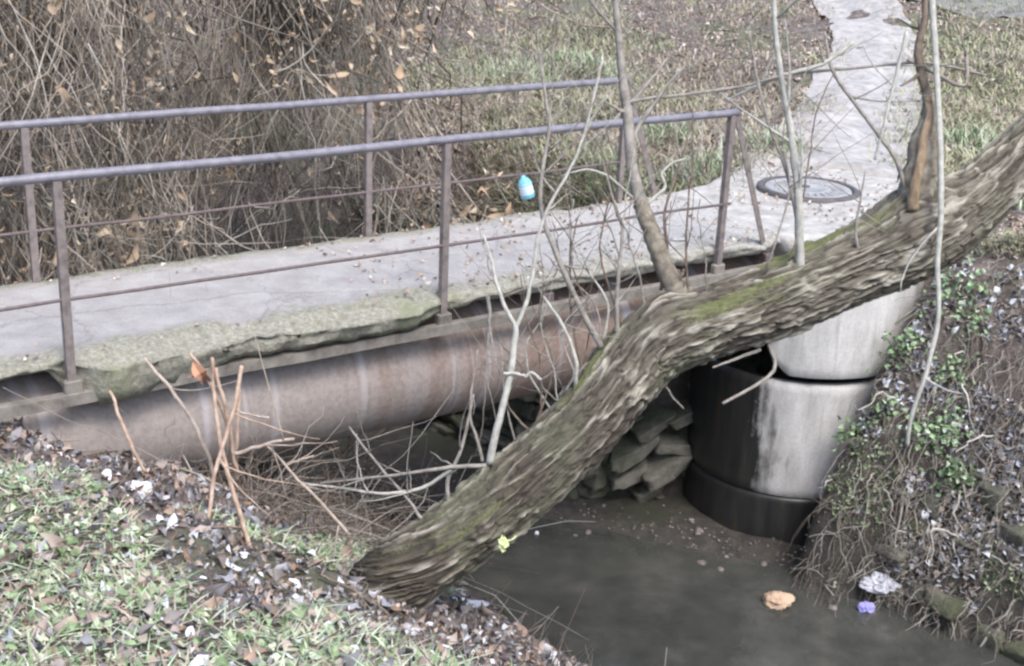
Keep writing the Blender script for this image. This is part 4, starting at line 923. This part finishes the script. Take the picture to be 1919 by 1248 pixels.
# ------------------------------------------------------------------ right bank plants
mb = MB()
P0 = hitmap(1500, 1960, 440, 1250, 2200, 6, 20); P0 = P0.copy(); s, w = sw_arr(P0); P0 = P0[(s > 5.2) & footprint_ok(P0, -.1)]; n_ = len(P0)
d_ = rg.normal(size=(n_, 3))*.9+np.array([-.3, -.5, .1]); d_ /= np.linalg.norm(d_, axis=1)[:, None]; l = rg.uniform(.2, .8, n_); t = np.linspace(0, 1, 9)
wob = np.stack([fbm(t[None]*3+rg.uniform(0, 99, n_)[:, None], q*7.7, 0, 3, q) for q in range(3)], -1)
P = P0[:, None]+d_[:, None]*(l[:, None]*t*.55)[..., None]+np.array([0, 0, -1.])*((l*rg.uniform(.15, .9, n_))[:, None]*t*t)[..., None]+.3*l[:, None, None]*wob*t[None, :, None]
tubes(mb, P, rg.uniform(.0014, .0048, n_)[:, None]*(1-.5*t), 3)
P = P[::11]+rg.normal(size=(len(P[::11]), 1, 3))*.03; tubes(mb, P, np.full(P.shape[:2], .011)*(1-.6*t), 5)
mb.top('hanging_roots', M['bank_stems'], 'dead stems and roots trailing down the right bank', 'brushwood', kind='stuff')
ivy = [(1800, 545, 90, .17, 'upper ivy clump beside the hanging stem at the top of the right bank'), (1695, 655, 80, .13, 'ivy clump just right of the white shaft ring'), (1790, 690, 50, .12, 'small ivy sprig in the middle of the right bank'),
       (1605, 808, 70, .10, 'ivy sprig against the right side of the stained shaft'), (1765, 815, 170, .17, 'largest bright ivy clump on the right bank'), (1795, 895, 80, .12, 'ivy clump hanging below the largest one'),
       (1830, 600, 40, .12, 'thin ivy trail at the right of the upper clump'), (1660, 760, 30, .09, 'few ivy leaves between the shaft and the largest clump')]
for q, (u, v, n_, r_, lb) in enumerate(ivy):
    c_ = hit(u, v, 6); c_ = c_-ray(u, v)*.06; root = empty('ivy_plant', c_, lb, 'ivy', 'ivy on the right bank')
    n_ = int(n_*1.15); P = c_+rg.normal(size=(n_, 3))*np.array([r_*.75, r_*.45, r_*.65]); mb = MB(); leaves(mb, P, .052, (-.2, -.7, .6), .8, .85); mb.build('leaves', M['ivy'], root, False)
    mb = MB(); n2 = 8; t = np.linspace(0, 1, 8); e2 = P[:n2]; C = c_+(e2-c_)[:, None]*t[None, :, None]+.02*rg.normal(size=(n2, 1, 3))*np.sin(t*3.1)[None, :, None]; tubes(mb, C+0., np.full((n2, 8), .003), 4); mb.build('stems', M['twig_brown'], root)
P = hitmap(1500, 1960, 470, 1250, 9000, 6, 20); s, w = sw_arr(P); P = P[(s > 5.4) & footprint_ok(P, -.1) & (fbm(s*1.6+4, w*1.6, P[:, 2]*1.6, 3, 61) > .10)]
M['weed'] = islands('bank_weeds', even([(.13, .19, .10), (.20, .27, .14), (.28, .36, .21), (.10, .14, .075), (.35, .40, .28)]), .6, .3)
mb = MB(); leaves(mb, P+rg.normal(size=P.shape)*.02, .034, (-.3, -.6, .6), .9, .8); blades(mb, P[::6], .06, .007, 1.5)
mb.top('bank_weeds', M['weed'], 'small muted green weeds and moss dotted over the right bank', 'weeds', kind='stuff')
# ------------------------------------------------------------------ rubbish
def crumple(mb, c, sx, sy, sz, seed, n_=26):
    th = np.linspace(0, 2*math.pi, 2*n_, endpoint=False); ph = np.linspace(-math.pi/2, math.pi/2, n_+1); T_, P_ = np.meshgrid(th, ph)
    x, y, z = np.cos(P_)*np.cos(T_), np.cos(P_)*np.sin(T_), np.sin(P_)
    nn = 1+.55*fbm(x*1.5+seed, y*1.5, z*1.5, 3, seed)-.35*np.abs(fbm(x*3.2, y*3.2+seed, z*3.2, 3, seed+4))+.10*fbm(x*8+seed, y*8, z*8, 2, seed)
    V = np.stack([x*nn*sx, y*nn*sy, np.maximum(z, -.4)*nn*sz], -1).reshape(-1, 3)+c
    k = 2*n_; i = np.arange(n_)[:, None]*k; j = np.arange(k)[None]; j2 = (j+1) % k; mb.add(V, np.stack([i+j, i+j2, i+k+j2, i+k+j], -1).reshape(-1, 4))
def plain(name, c_, rough=.5, spec=.4): m, nt, b = new_mat(name); nt.links.new(ramp(nt, noise(nt, 18, 4), [(.3, tuple(x*.75 for x in c_)), (.7, c_)]), b.inputs['Base Color']); b.inputs['Roughness'].default_value = rough; return m
M['white_plastic'] = plain('white_plastic', (.85, .86, .9)); M['lilac'] = plain('lilac_plastic', (.32, .31, .68)); M['grey_plastic'] = plain('grey_plastic', (.5, .52, .58)); M['foam'] = plain('foam', (.52, .38, .27), .9)
for (u, v, sx, sy, sz, mt, nm, lb, ct_) in (
        (266, 925, .062, .05, .05, 'white_plastic', 'plastic_bag', 'crumpled bright white plastic bag on the leaf litter at left', 'bag'),
        (130, 912, .05, .035, .02, 'grey_plastic', 'plastic_scrap', 'small pale plastic scrap farthest left on the leaf litter', 'plastic scrap'),
        (325, 950, .03, .025, .015, 'grey_plastic', 'plastic_scrap', 'small grey scrap just right of the white bag', 'plastic scrap'),
        (892, 1135, .07, .04, .02, 'grey_plastic', 'plastic_scrap', 'bluish grey crumpled scrap at the water edge below the trunk', 'plastic scrap'),
        (1455, 1150, .12, .10, .07, 'foam', 'foam_lump', 'rough orange brown lump at the stream edge, bottom of the picture', 'rubbish'),
        (1620, 1158, .07, .06, .05, 'lilac', 'plastic_bag', 'lilac blue plastic bag at the foot of the right bank', 'bag'),
        (1650, 1100, .17, .14, .09, 'grey_plastic', 'plastic_sheet', 'dirty grey plastic sheet above the lilac bag', 'plastic sheet'),
        (1005, 1020, .02, .02, .02, 'white_plastic', 'plastic_scrap', 'tiny white scrap in the shallow water right of the trunk', 'plastic scrap')):
    p = hit(u, v, 4); p[2] = max(p[2], WATER-.03); mb = MB(); crumple(mb, p+np.array([0, 0, sz*.4]), sx, sy, sz, int(u)); mb.top(nm, M[mt], lb, ct_, smooth=(nm == 'foam_lump'))
# small yellow-green sprout on the trunk's underside
mb = MB(); c_ = at(940, 1020, 6.6); leaves(mb, c_+rg.normal(size=(7, 3))*.014, .05, (0, -1, .2), .5, .9); px_branch([(945, 1015, 6.6), (958, 1012, 6.6), (968, 1005, 6.6)], 3, 3, None, mb=mb, seed=3)
M['sprout'] = plain('sprout_green', (.62, .70, .36)); mb.build('sprout', M['sprout'], tree, False)

# hanging blue bottle
pb = at(985, 348, 9.4); bt = empty('plastic_bottle', pb, 'light blue plastic bottle hanging among the twigs beyond the deck', 'bottle')
tl = .3; az = np.array([math.sin(-tl), 0, math.cos(tl)]); ax = np.array([math.cos(tl), 0, math.sin(tl)]); ay = np.cross(az, ax)
M['bottle'] = plain('blue_bottle', (.22, .62, .78), .2); M['bottle_label'] = plain('bottle_label', (.70, .86, .92), .4)
mb = MB(); lathe(mb, pb, [(.001, -.085), (.036, -.082), (.045, -.07), (.042, -.03), (.045, .01), (.040, .03), (.022, .05), (.015, .055), (.015, .066), (.001, .068)], 24, ax, ay, az); mb.build('body', M['bottle'], bt); bt.scale = (1.12, 1.12, 1.12)
mb = MB(); lathe(mb, pb, [(.0435, -.055), (.0445, -.05), (.0445, .012), (.0435, .018)], 24, ax, ay, az); mb.build('label_band', M['bottle_label'], bt)
mb = MB(); tube(mb, [pb+az*.10, pb+az*.14, pb+np.array([.01, .02, .26]), pb+np.array([-.03, .06, .55])], .003, 5); mb.build('string', M['twig_brown'], bt)
